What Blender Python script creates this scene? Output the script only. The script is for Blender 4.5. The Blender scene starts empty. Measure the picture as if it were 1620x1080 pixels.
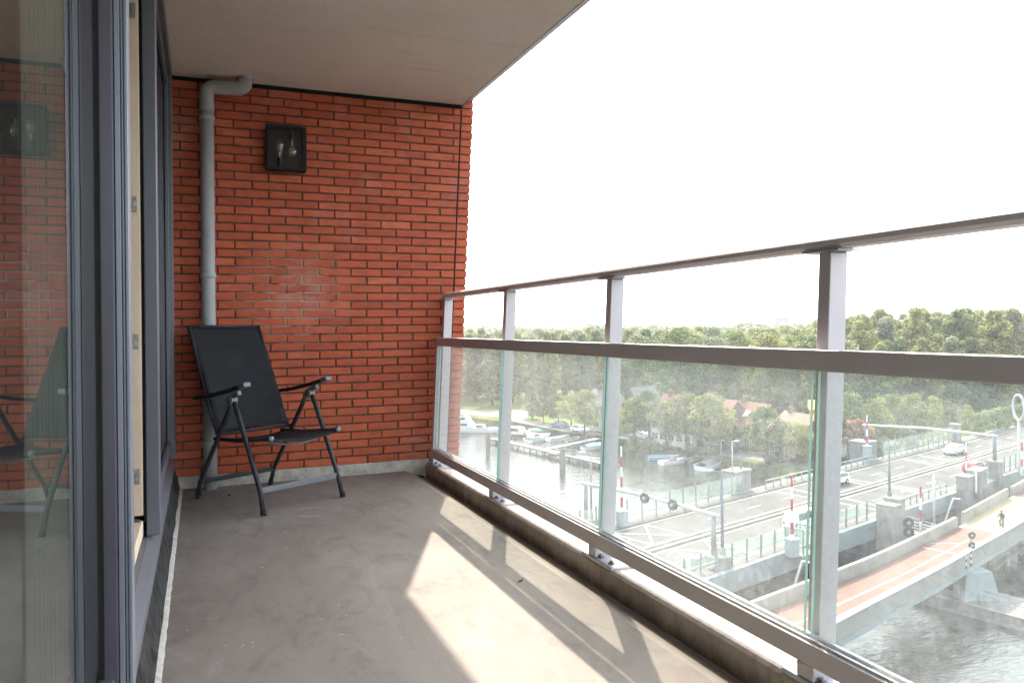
import bpy, bmesh, math, random
from mathutils import Vector, Matrix, noise as mn
R = math.radians
rnd = random.Random(7)
S = bpy.context.scene
# ------------------------------------------------------------------ camera
CAMH = 1.08; FPX = 1220.0; YAW = R(22.0); ROLL = 0.010; CX = 810.0; HY = 516.6
cd = bpy.data.cameras.new("camera"); cam = bpy.data.objects.new("camera", cd)
S.collection.objects.link(cam); S.camera = cam
cam.location = (0, 0, CAMH)
cd.sensor_width = 36.0; cd.lens = 36.0 * FPX / 1620.0
cd.shift_y = -(540.0 - HY) / 1620.0
cd.clip_start = 0.02; cd.clip_end = 20000
cam.rotation_mode = 'QUATERNION'
q = Matrix.Rotation(-YAW, 4, 'Z') @ Matrix.Rotation(R(90), 4, 'X') @ Matrix.Rotation(-ROLL, 4, 'Z')
cam.rotation_quaternion = q.to_quaternion()
# ------------------------------------------------------------------ light
SUN_AZ = 25.0   # degrees from +Y towards +X
SUN_EL = 44.5
w = bpy.data.worlds.new("World"); S.world = w; w.use_nodes = True
nt = w.node_tree; nt.nodes.clear()
sky = nt.nodes.new('ShaderNodeTexSky'); sky.sky_type = 'NISHITA'; sky.sun_disc = False
sky.sun_elevation = R(SUN_EL); sky.sun_rotation = R(SUN_AZ)
sky.air_density = 1.0; sky.dust_density = 2.0; sky.ozone_density = 0.5; sky.altitude = 0
bg = nt.nodes.new('ShaderNodeBackground'); bg.inputs[1].default_value = 0.15
wo = nt.nodes.new('ShaderNodeOutputWorld')
hs = nt.nodes.new('ShaderNodeHueSaturation'); hs.inputs['Saturation'].default_value = 0.45   # hazy white summer sky
nt.links.new(sky.outputs[0], hs.inputs['Color']); nt.links.new(hs.outputs[0], bg.inputs[0]); nt.links.new(bg.outputs[0], wo.inputs[0])
sl = bpy.data.lights.new("sun", 'SUN'); sl.energy = 2.0; sl.angle = R(0.55); sl.color = (0.90, 0.79, 0.67)
so = bpy.data.objects.new("sun", sl); S.collection.objects.link(so)
sd = Vector((math.sin(R(SUN_AZ)) * math.cos(R(SUN_EL)), math.cos(R(SUN_AZ)) * math.cos(R(SUN_EL)), math.sin(R(SUN_EL))))
so.rotation_mode = 'QUATERNION'; so.rotation_quaternion = sd.to_track_quat('Z', 'Y'); so.location = (20, 40, 60)
S.view_settings.view_transform = 'Standard'; S.view_settings.look = 'None'
S.view_settings.gamma = 1.0; S.view_settings.exposure = 2.6
S.render.engine = 'CYCLES'
S.cycles.max_bounces = 10; S.cycles.transparent_max_bounces = 24; S.cycles.caustics_reflective = False; S.cycles.caustics_refractive = False
S.cycles.use_denoising = True
HAZE = .00022

# ------------------------------------------------------------------ helpers
def ray(px, py):
    u = px - CX; v = py - HY; c, s = math.cos(ROLL), math.sin(ROLL)
    ur = u * c - v * s; vr = u * s + v * c
    r = ur / FPX; d = -vr / FPX
    return Vector((math.sin(YAW) + r * math.cos(YAW), math.cos(YAW) - r * math.sin(YAW), d))
def at(px, py, z):            # a photo pixel to the point where it meets the level z
    a = ray(px, py); t = (z - CAMH) / a.z
    return Vector((a.x * t, a.y * t, z))
def hgt(px, py, P):           # height of pixel row py seen straight above/below ground point P
    a = ray(px, py); n = Vector((math.sin(YAW), math.cos(YAW), 0))
    t = P.dot(n)
    return CAMH + a.z * t
def tag(o, label=None, cat=None, group=None, kind=None):
    if label: o['label'] = label
    if cat: o['category'] = cat
    if group: o['group'] = group
    if kind: o['kind'] = kind
    return o
def empty(name, loc, label, cat, group=None, rz=0):
    o = bpy.data.objects.new(name, None); S.collection.objects.link(o)
    o.location = loc; o.rotation_euler = (0, 0, rz); o.empty_display_size = 0.3
    return tag(o, label, cat, group)
def copy_tree(o, parent=None):
    c = o.copy(); S.collection.objects.link(c); c.parent = parent
    for ch in list(o.children): copy_tree(ch, c)
    return c

class MB:
    def __init__(s): s.bm = bmesh.new()
    def box(s, x0, x1, y0, y1, z0, z1, sx=0.0, sy=0.0, mat=None, mi=0):
        """sx: shear of x with z (lean)"""
        vs = []
        for z in (z0, z1):
            for (x, y) in ((x0, y0), (x1, y0), (x1, y1), (x0, y1)):
                p = Vector((x + sx * z, y + sy * z, z))
                if mat is not None: p = mat @ p
                vs.append(s.bm.verts.new(p))
        for f in ((3, 2, 1, 0), (4, 5, 6, 7), (0, 1, 5, 4), (1, 2, 6, 5), (2, 3, 7, 6), (3, 0, 4, 7)):
            fc = s.bm.faces.new([vs[i] for i in f]); fc.material_index = mi
        return s
    def prism(s, pts, h0, h1, axis='z', mat=None, mi=0):
        """polygon pts extruded along axis"""
        def mk(p, h):
            if axis == 'z': v = Vector((p[0], p[1], h))
            elif axis == 'x': v = Vector((h, p[0], p[1]))
            else: v = Vector((p[0], h, p[1]))
            return mat @ v if mat is not None else v
        a = [s.bm.verts.new(mk(p, h0)) for p in pts]; b = [s.bm.verts.new(mk(p, h1)) for p in pts]
        n = len(pts)
        s.bm.faces.new(a[::-1]).material_index = mi; s.bm.faces.new(b).material_index = mi
        for i in range(n):
            s.bm.faces.new([a[i], a[(i + 1) % n], b[(i + 1) % n], b[i]]).material_index = mi
        return s
    def tube(s, pts, r, n=8, r1=None, cap=True, mi=0):
        pts = [Vector(p) for p in pts]; rings = []
        m = len(pts)
        up = None
        for i, p in enumerate(pts):
            d = (pts[min(i + 1, m - 1)] - pts[max(i - 1, 0)]).normalized()
            if up is None:
                up = Vector((0, 0, 1)) if abs(d.z) < .9 else Vector((1, 0, 0))
            a = d.cross(up).normalized(); b = a.cross(d).normalized(); up = b
            if isinstance(r, (list, tuple)): rr = r[i]
            elif r1 is not None: rr = r + (r1 - r) * i / (m - 1)
            else: rr = r
            rings.append([s.bm.verts.new(p + a * rr * math.cos(2 * math.pi * k / n) + b * rr * math.sin(2 * math.pi * k / n)) for k in range(n)])
        for i in range(m - 1):
            for k in range(n):
                s.bm.faces.new([rings[i][k], rings[i][(k + 1) % n], rings[i + 1][(k + 1) % n], rings[i + 1][k]]).material_index = mi
        if cap:
            s.bm.faces.new(rings[0]).material_index = mi; s.bm.faces.new(rings[-1][::-1]).material_index = mi
        return s
    def bar(s, p, q, w, t, up=(0, 0, 1), mi=0):
        """rectangular bar from p to q, width w, thickness t (along up)"""
        p = Vector(p); q = Vector(q); d = (q - p).normalized(); up = Vector(up)
        a = d.cross(up)
        if a.length < 1e-4: a = d.cross(Vector((1, 0, 0)))
        a.normalize(); b = a.cross(d).normalized()
        vs = []
        for c in (p, q):
            for (i, j) in ((-1, -1), (1, -1), (1, 1), (-1, 1)):
                vs.append(s.bm.verts.new(c + a * i * w / 2 + b * j * t / 2))
        for f in ((3, 2, 1, 0), (4, 5, 6, 7), (0, 1, 5, 4), (1, 2, 6, 5), (2, 3, 7, 6), (3, 0, 4, 7)):
            s.bm.faces.new([vs[i] for i in f]).material_index = mi
        return s
    def lathe(s, prof, n=16, c=(0, 0, 0), mi=0):
        rings = []
        for (r, z) in prof:
            rings.append([s.bm.verts.new((c[0] + r * math.cos(2 * math.pi * k / n), c[1] + r * math.sin(2 * math.pi * k / n), c[2] + z)) for k in range(n)])
        for i in range(len(prof) - 1):
            for k in range(n):
                s.bm.faces.new([rings[i][k], rings[i][(k + 1) % n], rings[i + 1][(k + 1) % n], rings[i + 1][k]]).material_index = mi
        s.bm.faces.new(rings[0][::-1]).material_index = mi; s.bm.faces.new(rings[-1]).material_index = mi
        return s
    def ball(s, c, r, sc=(1, 1, 1), sub=2, mi=0):
        m = Matrix.Translation(c) @ Matrix.Diagonal((r * sc[0], r * sc[1], r * sc[2], 1))
        g = bmesh.ops.create_icosphere(s.bm, subdivisions=sub, radius=1, matrix=m)
        return s
    def build(s, name, mat, parent=None, smooth=False, bevel=0, seg=2, loc=None, kind=None):
        bmesh.ops.recalc_face_normals(s.bm, faces=s.bm.faces)
        me = bpy.data.meshes.new(name); s.bm.to_mesh(me); s.bm.free()
        for m in (mat if isinstance(mat, (list, tuple)) else [mat]): me.materials.append(m)
        o = bpy.data.objects.new(name, me); S.collection.objects.link(o); o.parent = parent
        if smooth: me.shade_smooth()
        if bevel:
            b = o.modifiers.new('bevel', 'BEVEL'); b.width = bevel; b.segments = seg; b.limit_method = 'ANGLE'; b.angle_limit = R(40)
            b.harden_normals = False
        if loc: o.location = loc
        if kind: o['kind'] = kind
        return o

class NT:
    """little wrapper to write node materials"""
    def __init__(s, name):
        s.m = bpy.data.materials.new(name); s.m.use_nodes = True; s.t = s.m.node_tree; s.t.nodes.clear()
        s.out = s.t.nodes.new('ShaderNodeOutputMaterial')
    def n(s, typ, ins=None, **kw):
        x = s.t.nodes.new(typ)
        for k, v in kw.items(): setattr(x, k, v)
        for k, v in (ins or {}).items():
            if hasattr(v, 'links') or isinstance(v, bpy.types.NodeSocket): s.t.links.new(v, x.inputs[k])
            else: x.inputs[k].default_value = v
        return x
    def noise(s, scale, detail=4, rough=.55, vec=None, dist=0.0):
        x = s.n('ShaderNodeTexNoise', {'Scale': scale, 'Detail': detail, 'Roughness': rough, 'Distortion': dist})
        if vec is not None: s.t.links.new(vec, x.inputs['Vector'])
        return x.outputs['Fac']
    def ramp(s, fac, stops, interp='LINEAR'):
        x = s.n('ShaderNodeValToRGB', {'Fac': fac}); cr = x.color_ramp; cr.interpolation = interp
        while len(cr.elements) < len(stops): cr.elements.new(0.5)
        for e, (p, c) in zip(cr.elements, stops):
            e.position = p; e.color = (c, c, c, 1) if isinstance(c, (int, float)) else (c[0], c[1], c[2], 1)
        return x.outputs['Color']
    def mix(s, a, b, fac, mode='MIX'):
        x = s.n('ShaderNodeMix', data_type='RGBA', blend_type=mode)
        for k, v in ((0, fac), (6, a), (7, b)):
            if isinstance(v, bpy.types.NodeSocket): s.t.links.new(v, x.inputs[k])
            else: x.inputs[k].default_value = (v if k == 0 else ((v[0], v[1], v[2], 1)))
        return x.outputs[2]
    def math(s, op, a, b=0.0):
        x = s.n('ShaderNodeMath', operation=op)
        for k, v in ((0, a), (1, b)):
            if isinstance(v, bpy.types.NodeSocket): s.t.links.new(v, x.inputs[k])
            else: x.inputs[k].default_value = v
        return x.outputs[0]
    def pos(s): return s.n('ShaderNodeNewGeometry').outputs['Position']
    def obj(s): return s.n('ShaderNodeTexCoord').outputs['Object']
    def scale(s, vec, sc, rot=(0, 0, 0)):
        return s.n('ShaderNodeMapping', {'Vector': vec, 'Scale': sc, 'Rotation': rot}).outputs[0]
    def bump(s, h, strength=.3, dist=.01):
        return s.n('ShaderNodeBump', {'Height': h, 'Strength': strength, 'Distance': dist}).outputs[0]
    def pbr(s, color, rough=.6, metal=0.0, normal=None, spec=.5, **kw):
        p = s.n('ShaderNodeBsdfPrincipled')
        for k, v in (('Base Color', color), ('Roughness', rough), ('Metallic', metal), ('Specular IOR Level', spec)):
            if isinstance(v, bpy.types.NodeSocket): s.t.links.new(v, p.inputs[k])
            else: p.inputs[k].default_value = (v if not isinstance(v, tuple) else (v[0], v[1], v[2], 1))
        for k, v in kw.items(): p.inputs[k].default_value = v
        if normal is not None: s.t.links.new(normal, p.inputs['Normal'])
        return p.outputs[0]
    def end(s, sh): s.t.links.new(sh, s.out.inputs['Surface']); return s.m

def simple(name, col, rough=.6, metal=0.0, var=.12, scale=6.0, spec=.15, bump=0.0, bscale=80):
    t = NT(name); p = t.pos()
    n = t.noise(scale, 5, .6, p)
    c = t.mix(tuple(x * (1 - var) for x in col), tuple(min(1, x * (1 + var)) for x in col), t.ramp(n, [(.3, 0), (.7, 1)]))
    nr = t.bump(t.noise(bscale, 3, .6, p), bump, .002) if bump else None
    return t.end(t.pbr(c, rough, metal, nr, spec))

M = {}
# bricks -- colour per brick comes from an attribute
t = NT('brick'); p = t.pos()
at1 = t.n('ShaderNodeAttribute', attribute_name='tint').outputs['Fac']
base = t.ramp(at1, [(0, (.47, .098, .045)), (.3, (.53, .112, .050)), (.7, (.59, .13, .058)), (1, (.66, .17, .08))])
n1 = t.noise(9, 6, .65, t.scale(p, (1, 1, 3)))
base = t.mix(base, (.17, .05, .035), t.ramp(n1, [(.42, 0), (.75, .5)]))
n2 = t.noise(90, 3, .7, p)
base = t.mix(base, (.62, .26, .16), t.ramp(n2, [(.55, 0), (.8, .35)]))
blo = t.noise(2.3, 5, .6, p)
base = t.mix(base, (.62, .42, .36), t.ramp(blo, [(.58, 0), (.78, .28)]))
sx = t.n('ShaderNodeSeparateXYZ', {0: p})
dx = t.math('SUBTRACT', sx.outputs[0], .66); dz = t.math('SUBTRACT', sx.outputs[2], 1.36)
dd = t.math('ADD', t.math('MULTIPLY', t.math('MULTIPLY', dx, dx), 1.3), t.math('MULTIPLY', dz, dz))
msk = t.math('MULTIPLY', t.ramp(dd, [(0.0, .9), (.07, 0)]), t.ramp(t.noise(9, 5, .7, t.scale(p, (1, 1, 2.5))), [(.4, 0), (.62, .6)]))
base = t.mix(base, (.58, .36, .28), msk)
M['brick'] = t.end(t.pbr(base, .8, 0, t.bump(t.noise(140, 4, .7, p), .35, .003), .3))
t = NT('mortar'); p = t.pos()
c = t.ramp(t.noise(25, 4, .6, p), [(.3, (.075, .056, .046)), (.7, (.15, .118, .098))])
# lime bloom where the joints were repaired
sx = t.n('ShaderNodeSeparateXYZ', {0: p})
dx = t.math('SUBTRACT', sx.outputs[0], .62); dz = t.math('SUBTRACT', sx.outputs[2], 1.33)
dd = t.math('ADD', t.math('MULTIPLY', dx, dx), t.math('MULTIPLY', t.math('MULTIPLY', dz, dz), 1.2))
msk = t.math('MULTIPLY', t.ramp(dd, [(0.0, 1), (.22, 0)]), t.ramp(t.noise(7, 3, .6, p), [(.36, 0), (.52, 1)]))
c = t.mix(c, (.55, .49, .44), msk)
M['mortar'] = t.end(t.pbr(c, .95, 0, t.bump(t.noise(200, 3, .7, p), .5, .003), .1))
# balcony floor
t = NT('floor_concrete'); p = t.pos()
big = t.noise(.9, 6, .6, t.scale(p, (1, .6, 1), (0, 0, .5)), .4)
mid = t.noise(5, 6, .65, t.scale(p, (1.6, .7, 1), (0, 0, .9)), .8)
fine = t.noise(120, 3, .7, p)
c = t.ramp(big, [(.3, (.205, .172, .146)), (.5, (.275, .235, .202)), (.7, (.345, .30, .262))])
c = t.mix(c, (.14, .13, .125), t.ramp(mid, [(.5, 0), (.72, .55)]))
c = t.mix(c, (.42, .40, .38), t.ramp(t.noise(3.2, 7, .7, t.scale(p, (1, .35, 1), (0, 0, 1.0)), 1.2), [(.56, 0), (.74, .45)]))
c = t.mix(c, (.27, .16, .12), t.ramp(t.noise(1.4, 3, .5, t.scale(p, (1, 1, 1), (0, 0, .2))), [(.6, 0), (.8, .35)]))
c = t.mix(c, tuple([.1] * 3), t.ramp(fine, [(.5, 0), (.8, .35)]))
sxy = t.n('ShaderNodeSeparateXYZ', {0: p})
edge = t.math('MAXIMUM', t.math('MULTIPLY', t.math('SUBTRACT', sxy.outputs[1], 5.15), 1.3), t.math('MAXIMUM', t.math('MULTIPLY', t.math('SUBTRACT', .12, sxy.outputs[0]), 2.2), t.math('MULTIPLY', t.math('SUBTRACT', sxy.outputs[0], 1.25), 3.0)))
grime = t.math('MULTIPLY', t.ramp(edge, [(0, 0), (.8, 1)]), t.ramp(t.noise(7, 6, .7, p), [(.35, .2), (.65, 1)]))
c = t.mix(c, (.12, .10, .085), t.math('MULTIPLY', grime, .6))
c = t.mix(c, (.10, .092, .085), t.ramp(t.noise(2.6, 8, .72, t.scale(p, (1, .8, 1), (0, 0, .4)), .5), [(.55, 0), (.66, .32), (.8, .5)]))
# scratches and rings left by flower pots
vo = t.n('ShaderNodeTexVoronoi', {'Vector': p, 'Scale': 1.25, 'Randomness': 1.0}).outputs['Distance']
c = t.mix(c, (.48, .46, .44), t.math('MULTIPLY', t.ramp(vo, [(.115, 0), (.125, .5), (.145, .5), (.16, 0)]), t.ramp(t.noise(4, 2, .5, p), [(.5, 0), (.62, 1)])))
M['floor'] = t.end(t.pbr(c, .78, 0, t.bump(t.noise(160, 5, .7, p), .35, .004), .35))
t = NT('kerb_concrete'); p = t.pos()
c = t.ramp(t.noise(4, 6, .65, p), [(.3, (.40, .35, .29)), (.7, (.54, .48, .41))])
zz = t.n('ShaderNodeSeparateXYZ', {0: p}).outputs[2]
dirt = t.math('ADD', t.math('MULTIPLY', zz, -9.0), t.noise(9, 5, .7, t.scale(p, (1, 1, .5))))
c = t.mix(c, (.13, .10, .08), t.ramp(dirt, [(.42, 0), (.95, .85)]))
c = t.mix(c, (.20, .165, .13), t.ramp(t.noise(30, 5, .7, t.scale(p, (1, 1, .2))), [(.5, 0), (.75, .6)]))
M['kerb'] = t.end(t.pbr(c, .85, 0, t.bump(t.noise(150, 4, .7, p), .5, .004), .3))
t = NT('gutter_concrete'); p = t.pos()
c = t.ramp(t.noise(5, 6, .7, t.scale(p, (1, .4, 1))), [(.3, (.17, .14, .115)), (.7, (.32, .275, .235))])
M['gutter'] = t.end(t.pbr(c, .75, 0, t.bump(t.noise(120, 4, .7, p), .4, .004), .4))
t = NT('ceiling_concrete'); p = t.pos()
c = t.ramp(t.noise(1.6, 7, .65, p), [(.3, (.80, .71, .61)), (.7, (.88, .79, .69))])
c = t.mix(c, (.2, .17, .14), t.ramp(t.noise(60, 4, .7, p), [(.55, 0), (.8, .4)]))
c = t.mix(c, (.25, .2, .16), t.ramp(t.noise(3, 6, .7, t.scale(p, (.5, 2.5, 1))), [(.58, 0), (.75, .3)]))
M['ceiling'] = t.end(t.pbr(c, .9, 0, t.bump(t.noise(75, 6, .75, p), .6, .006), .2))
M['skirt'] = simple('skirting_mortar', (.46, .41, .35), .9, 0, .3, 18, .2, .6)
M['bitumen'] = simple('bitumen', (.045, .043, .042), .9, 0, .7, 14, .08, 1.0, 55)
M['sealant'] = simple('sealant', (.5, .48, .43), .7, 0, .25, 30)
M['black_seal'] = simple('black_seal', (.02, .019, .018), .7)
M['frame'] = simple('frame_paint', (.13, .138, .16), .33, 0, .06, 3, .5)
M['frame_violet'] = simple('frame_paint_face', (.085, .078, .098), .4, 0, .08, 3, .5)
M['frame_bead'] = simple('frame_bead', (.13, .145, .145), .3, 0, .06, 3, .5)
M['alu_edge'] = simple('alu_edge', (.25, .265, .30), .35, .2, .06, 3)
t = NT('jamb_wood'); p = t.pos()
c = t.ramp(t.noise(6, 5, .6, t.scale(p, (4, 1, .5))), [(.3, (.74, .56, .40)), (.7, (.84, .67, .50))])
M['wood'] = t.end(t.pbr(c, .6))
M['steel'] = simple('hinge_steel', (.42, .40, .37), .35, .8, .3, 60)
M['rail'] = simple('rail_paint', (.62, .585, .585), .45, .0, .05, 2, .5)
M['rail_post'] = simple('post_paint', (.56, .52, .53), .38, .2, .05, 2, .5)
M['galv'] = simple('galvanised', (.50, .50, .53), .4, .5, .15, 20)
M['bolt'] = simple('bolt', (.25, .22, .2), .5, .6, .3, 50)
M['pipe'] = simple('pipe_pvc', (.42, .42, .42), .45, 0, .08, 5)
M['black_metal'] = simple('black_metal', (.018, .019, .022), .45, .1, .15, 12)
M['chair_frame'] = simple('chair_frame', (.048, .051, .058), .38, .3, .1, 12)
M['chair_grey'] = simple('chair_grey', (.22, .23, .245), .4, .2, .1, 12)
M['arm'] = simple('arm_plastic', (.028, .03, .034), .5, 0, .1, 12)
t = NT('chair_mesh'); p = t.obj()
wv = t.n('ShaderNodeTexWave', {'Vector': p, 'Scale': 220.0, 'Distortion': 0.0}, bands_direction='X').outputs['Fac']
wz = t.n('ShaderNodeTexWave', {'Vector': p, 'Scale': 220.0, 'Distortion': 0.0}, bands_direction='Z').outputs['Fac']
c = t.mix((.011, .012, .014), (.032, .034, .038), t.math('MULTIPLY', wv, wz))
c = t.mix(c, (.045, .047, .052), t.ramp(t.noise(5, 5, .6, p), [(.5, 0), (.8, .5)]))
M['sling'] = t.end(t.pbr(c, .75, 0, t.bump(wv, .3, .001), .25))

def glass(name, tint, ior=1.5, dust_sheen=0.0, dust_sheen_col=(.8, .8, .78), rough=0.0, dscale=40, streak=True):
    t = NT(name); p = t.pos()
    tr = t.n('ShaderNodeBsdfTransparent', {'Color': (*tint, 1)}).outputs[0]
    gl = t.n('ShaderNodeBsdfGlossy', {'Roughness': rough, 'Color': (1, 1, 1, 1)}).outputs[0]
    fr = t.n('ShaderNodeFresnel', {'IOR': ior}).outputs[0]
    fr = t.math('MULTIPLY', fr, t.math('SUBTRACT', 1.0, t.n('ShaderNodeNewGeometry').outputs['Backfacing']))
    s1 = t.n('ShaderNodeMixShader', {0: fr, 1: tr, 2: gl}).outputs[0]
    if dust_sheen > 0:
        d = t.noise(1.2, 5, .6, p)
        f = t.noise(dscale, 4, .8, p)
        st = t.noise(3.0, 5, .7, t.scale(p, (6, 6, .5)))
        a = t.math('MULTIPLY', t.ramp(f, [(.38, .55), (.62, 1.25), (.8, 2.2)]), t.ramp(d, [(.3, .75), (.7, 1.25)]))
        if streak: a = t.math('MULTIPLY', a, t.ramp(st, [(.35, .8), (.7, 1.2)]))
        a = t.math('MULTIPLY', a, dust_sheen)
        tl = t.n('ShaderNodeBsdfTranslucent', {'Color': (*dust_sheen_col, 1)}).outputs[0]
        df = t.n('ShaderNodeBsdfDiffuse', {'Color': (*dust_sheen_col, 1)}).outputs[0]
        dd = t.n('ShaderNodeMixShader', {0: .3, 1: tl, 2: df}).outputs[0]
        s1 = t.n('ShaderNodeMixShader', {0: a, 1: s1, 2: dd}).outputs[0]
    return t.end(s1)
M['rail_glass'] = glass('railing_glass', (.93, .96, .94), 1.45, .095, (.86, .87, .84))
M['glass_edge'] = simple('glass_edge', (.34, .55, .47), .15, 0, .1, 5, .8)
M['window_glass'] = glass('window_glass', (.80, .83, .80), 3.2, .025)
M['lamp_glass'] = glass('lamp_glass', (.95, .95, .95), 1.5)
M['bulb_glass'] = glass('bulb_glass', (.96, .93, .86), 2.0, .10, (.9, .85, .75), 0, 3, False)  # milky film is a highlight put into the bulb's colour
M['screen_glass'] = glass('screen_glass', (.88, .94, .92), 1.5, .07, (.80, .88, .85), 0, .5, False)

# ------------------------------------------------------------------ balcony: structure
LEAN = .053
Y0, YW = -1.6, 5.72
def flat(name, pts, z, mat, kind='structure', parent=None, thick=0):
    b = MB()
    if thick: b.prism(pts, z - thick, z)
    else: b.bm.faces.new([b.bm.verts.new((x, y, z)) for x, y in pts])
    o = b.build(name, mat, parent)
    if kind and parent is None: o['kind'] = kind
    return o
flo = flat('balcony_floor', [(-.30, Y0), (1.43, Y0), (1.43, YW + .35), (-.30, YW + .35)], 0, M['floor'], thick=.25)
b = MB()
b.prism([(1.433, -.003), (1.433, -.25), (1.583, -.25), (1.583, -.052), (1.56, -.052)], Y0, YW + .02, 'y')
b.build('balcony_gutter', M['gutter'], kind='structure')
b = MB(); b.prism([(1.586, -.25), (1.79, -.25), (1.79, .045), (1.60, .05), (1.586, .042)], Y0, YW + .02, 'y')
b.build('balcony_kerb', M['kerb'], kind='structure')
b = MB(); b.prism([(-.5, 2.81), (1.905, 2.81), (1.905, 2.825), (1.93, 2.825), (1.93, 2.83), (2.0, 2.86), (2.0, 3.05), (-.5, 3.05)], Y0, YW + .4, 'y')
b.build('balcony_ceiling', M['ceiling'], kind='structure')
b = MB(); b.prism([(1.906, 2.805), (1.932, 2.805), (1.932, 2.824), (1.906, 2.824)], Y0, YW - .012, 'y')
b.build('ceiling_drip_edge', M['galv'], kind='structure')

# brick end wall
wall = empty('brick_wall', (.9, YW, 0), 'orange red brick end wall with dark joints closing off the balcony', 'brick wall')
wall.location = (0, 0, 0)
def jx(z): return 1.822 + .055 * (z - 1.32)
bm = bmesh.new(); tints = []
def brick(bm, x0, x1, z0, z1, sh0, sh1, tint, y=YW, d=.055, j=.0015):
    o = rnd.uniform(-.0018, .0018)
    c = []
    pts = [(x0, z0), (x1, z0), (x1 + sh1, z1), (x0 + sh0, z1)]
    e = .003
    fr = [bm.verts.new((px + rnd.uniform(-j, j), y + o, pz + rnd.uniform(-j, j))) for px, pz in
          [(pts[0][0] + e, pts[0][1] + e), (pts[1][0] - e, pts[1][1] + e), (pts[2][0] - e, pts[2][1] - e), (pts[3][0] + e, pts[3][1] - e)]]
    md = [bm.verts.new((px, y + o + .004, pz)) for px, pz in pts]
    bk = [bm.verts.new((px, y + d, pz)) for px, pz in pts]
    fs = [bm.faces.new(fr)]
    for a_, b_ in ((fr, md), (md, bk)):
        for i in range(4): fs.append(bm.faces.new([a_[(i + 1) % 4], a_[i], b_[i], b_[(i + 1) % 4]]))
    for f in fs: tints.append(tint)
CH = .0602; NB = 45; BZ = .082
bmE = bmesh.new(); tintsA = tints
for k in range(NB):
    z0 = BZ + k * CH; z1 = z0 + CH - .010
    ph = .347 if k % 2 else .347 + .115
    x = ph - .23 * 4; J = jx(z0)
    while x < J - .02:
        x1 = x + .22
        if x1 > J - .045 or x1 > J - .01: x1 = J - .006
        if x1 > -.26 and x1 - x > .03:
            tt = min(1, max(0, rnd.gauss(.5, .22)))
            s_ = .055 * CH if abs(x1 - (J - .006)) < 1e-6 else 0
            brick(bm, max(x, -.3), x1, z0, z1, 0, s_, tt)
        x += .23 + (rnd.uniform(-.002, .002))
me = bpy.data.meshes.new('brickwork'); 
bmesh.ops.recalc_face_normals(bm, faces=bm.faces); bm.to_mesh(me); bm.free()
a_ = me.attributes.new('tint', 'FLOAT', 'FACE'); a_.data.foreach_set('value', tints)
me.materials.append(M['brick']); o = bpy.data.objects.new('brickwork', me); S.collection.objects.link(o); o.parent = wall
tints = []; bm = bmesh.new()
for k in range(-28, NB + 12):
    z0 = BZ + k * CH; z1 = z0 + CH - .010; J = jx(z0)
    tt = min(1, max(0, rnd.gauss(.62, .2)))
    g = rnd.uniform(-.003, .003)
    brick(bm, J + .006, J + .100 + g, z0, z1, .055 * CH, .055 * CH, tt, YW, .25)
me = bpy.data.meshes.new('brick_return'); bmesh.ops.recalc_face_normals(bm, faces=bm.faces); bm.to_mesh(me); bm.free()
a_ = me.attributes.new('tint', 'FLOAT', 'FACE'); a_.data.foreach_set('value', tints)
me.materials.append(M['brick']); o = bpy.data.objects.new('brick_return', me); S.collection.objects.link(o); o.parent = wall
b = MB(); b.prism([(-.5, -.2), (jx(-.2) - .002, -.2), (jx(2.86) - .002, 2.80), (-.5, 2.80)], YW + .0095, YW + .3, 'y'); b.build('mortar_joints', M['mortar'], wall)
b = MB(); b.prism([(jx(-1.6) + .004, -1.6), (jx(-1.6) + .094, -1.6), (jx(3.5) + .094, 3.5), (jx(3.5) + .004, 3.5)], YW + .0095, YW + .24, 'y'); b.build('return_mortar', M['mortar'], wall)
b = MB()
n = 40
for i in range(n):
    xa = -.15 + i * (1.76) / n; xb = xa + 1.76 / n
    da = .022 + .006 * mn.noise(Vector((xa * 5, 0, 0))); db = .022 + .006 * mn.noise(Vector((xb * 5, 0, 0)))
    ha = .078 + .003 * mn.noise(Vector((xa * 9, 3, 0))); hb = .078 + .003 * mn.noise(Vector((xb * 9, 3, 0)))
    vs = [b.bm.verts.new(v) for v in ((xa, YW - da, -.12), (xb, YW - db, -.12), (xb, YW - db * .8, hb), (xa, YW - da * .8, ha), (xa, YW + .009, ha + .002), (xb, YW + .009, hb + .002))]
    b.bm.faces.new([vs[0], vs[1], vs[2], vs[3]]); b.bm.faces.new([vs[3], vs[2], vs[5], vs[4]])
bmesh.ops.remove_doubles(b.bm, verts=b.bm.verts, dist=.0001)
b.build('skirting', M['skirt'], wall, smooth=True)
b = MB(); b.box(-.3, jx(2.77) - .002, YW - .004, YW + .0085, BZ + NB * CH - .006, 2.808); b.build('top_seal', M['black_seal'], wall)

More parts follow.
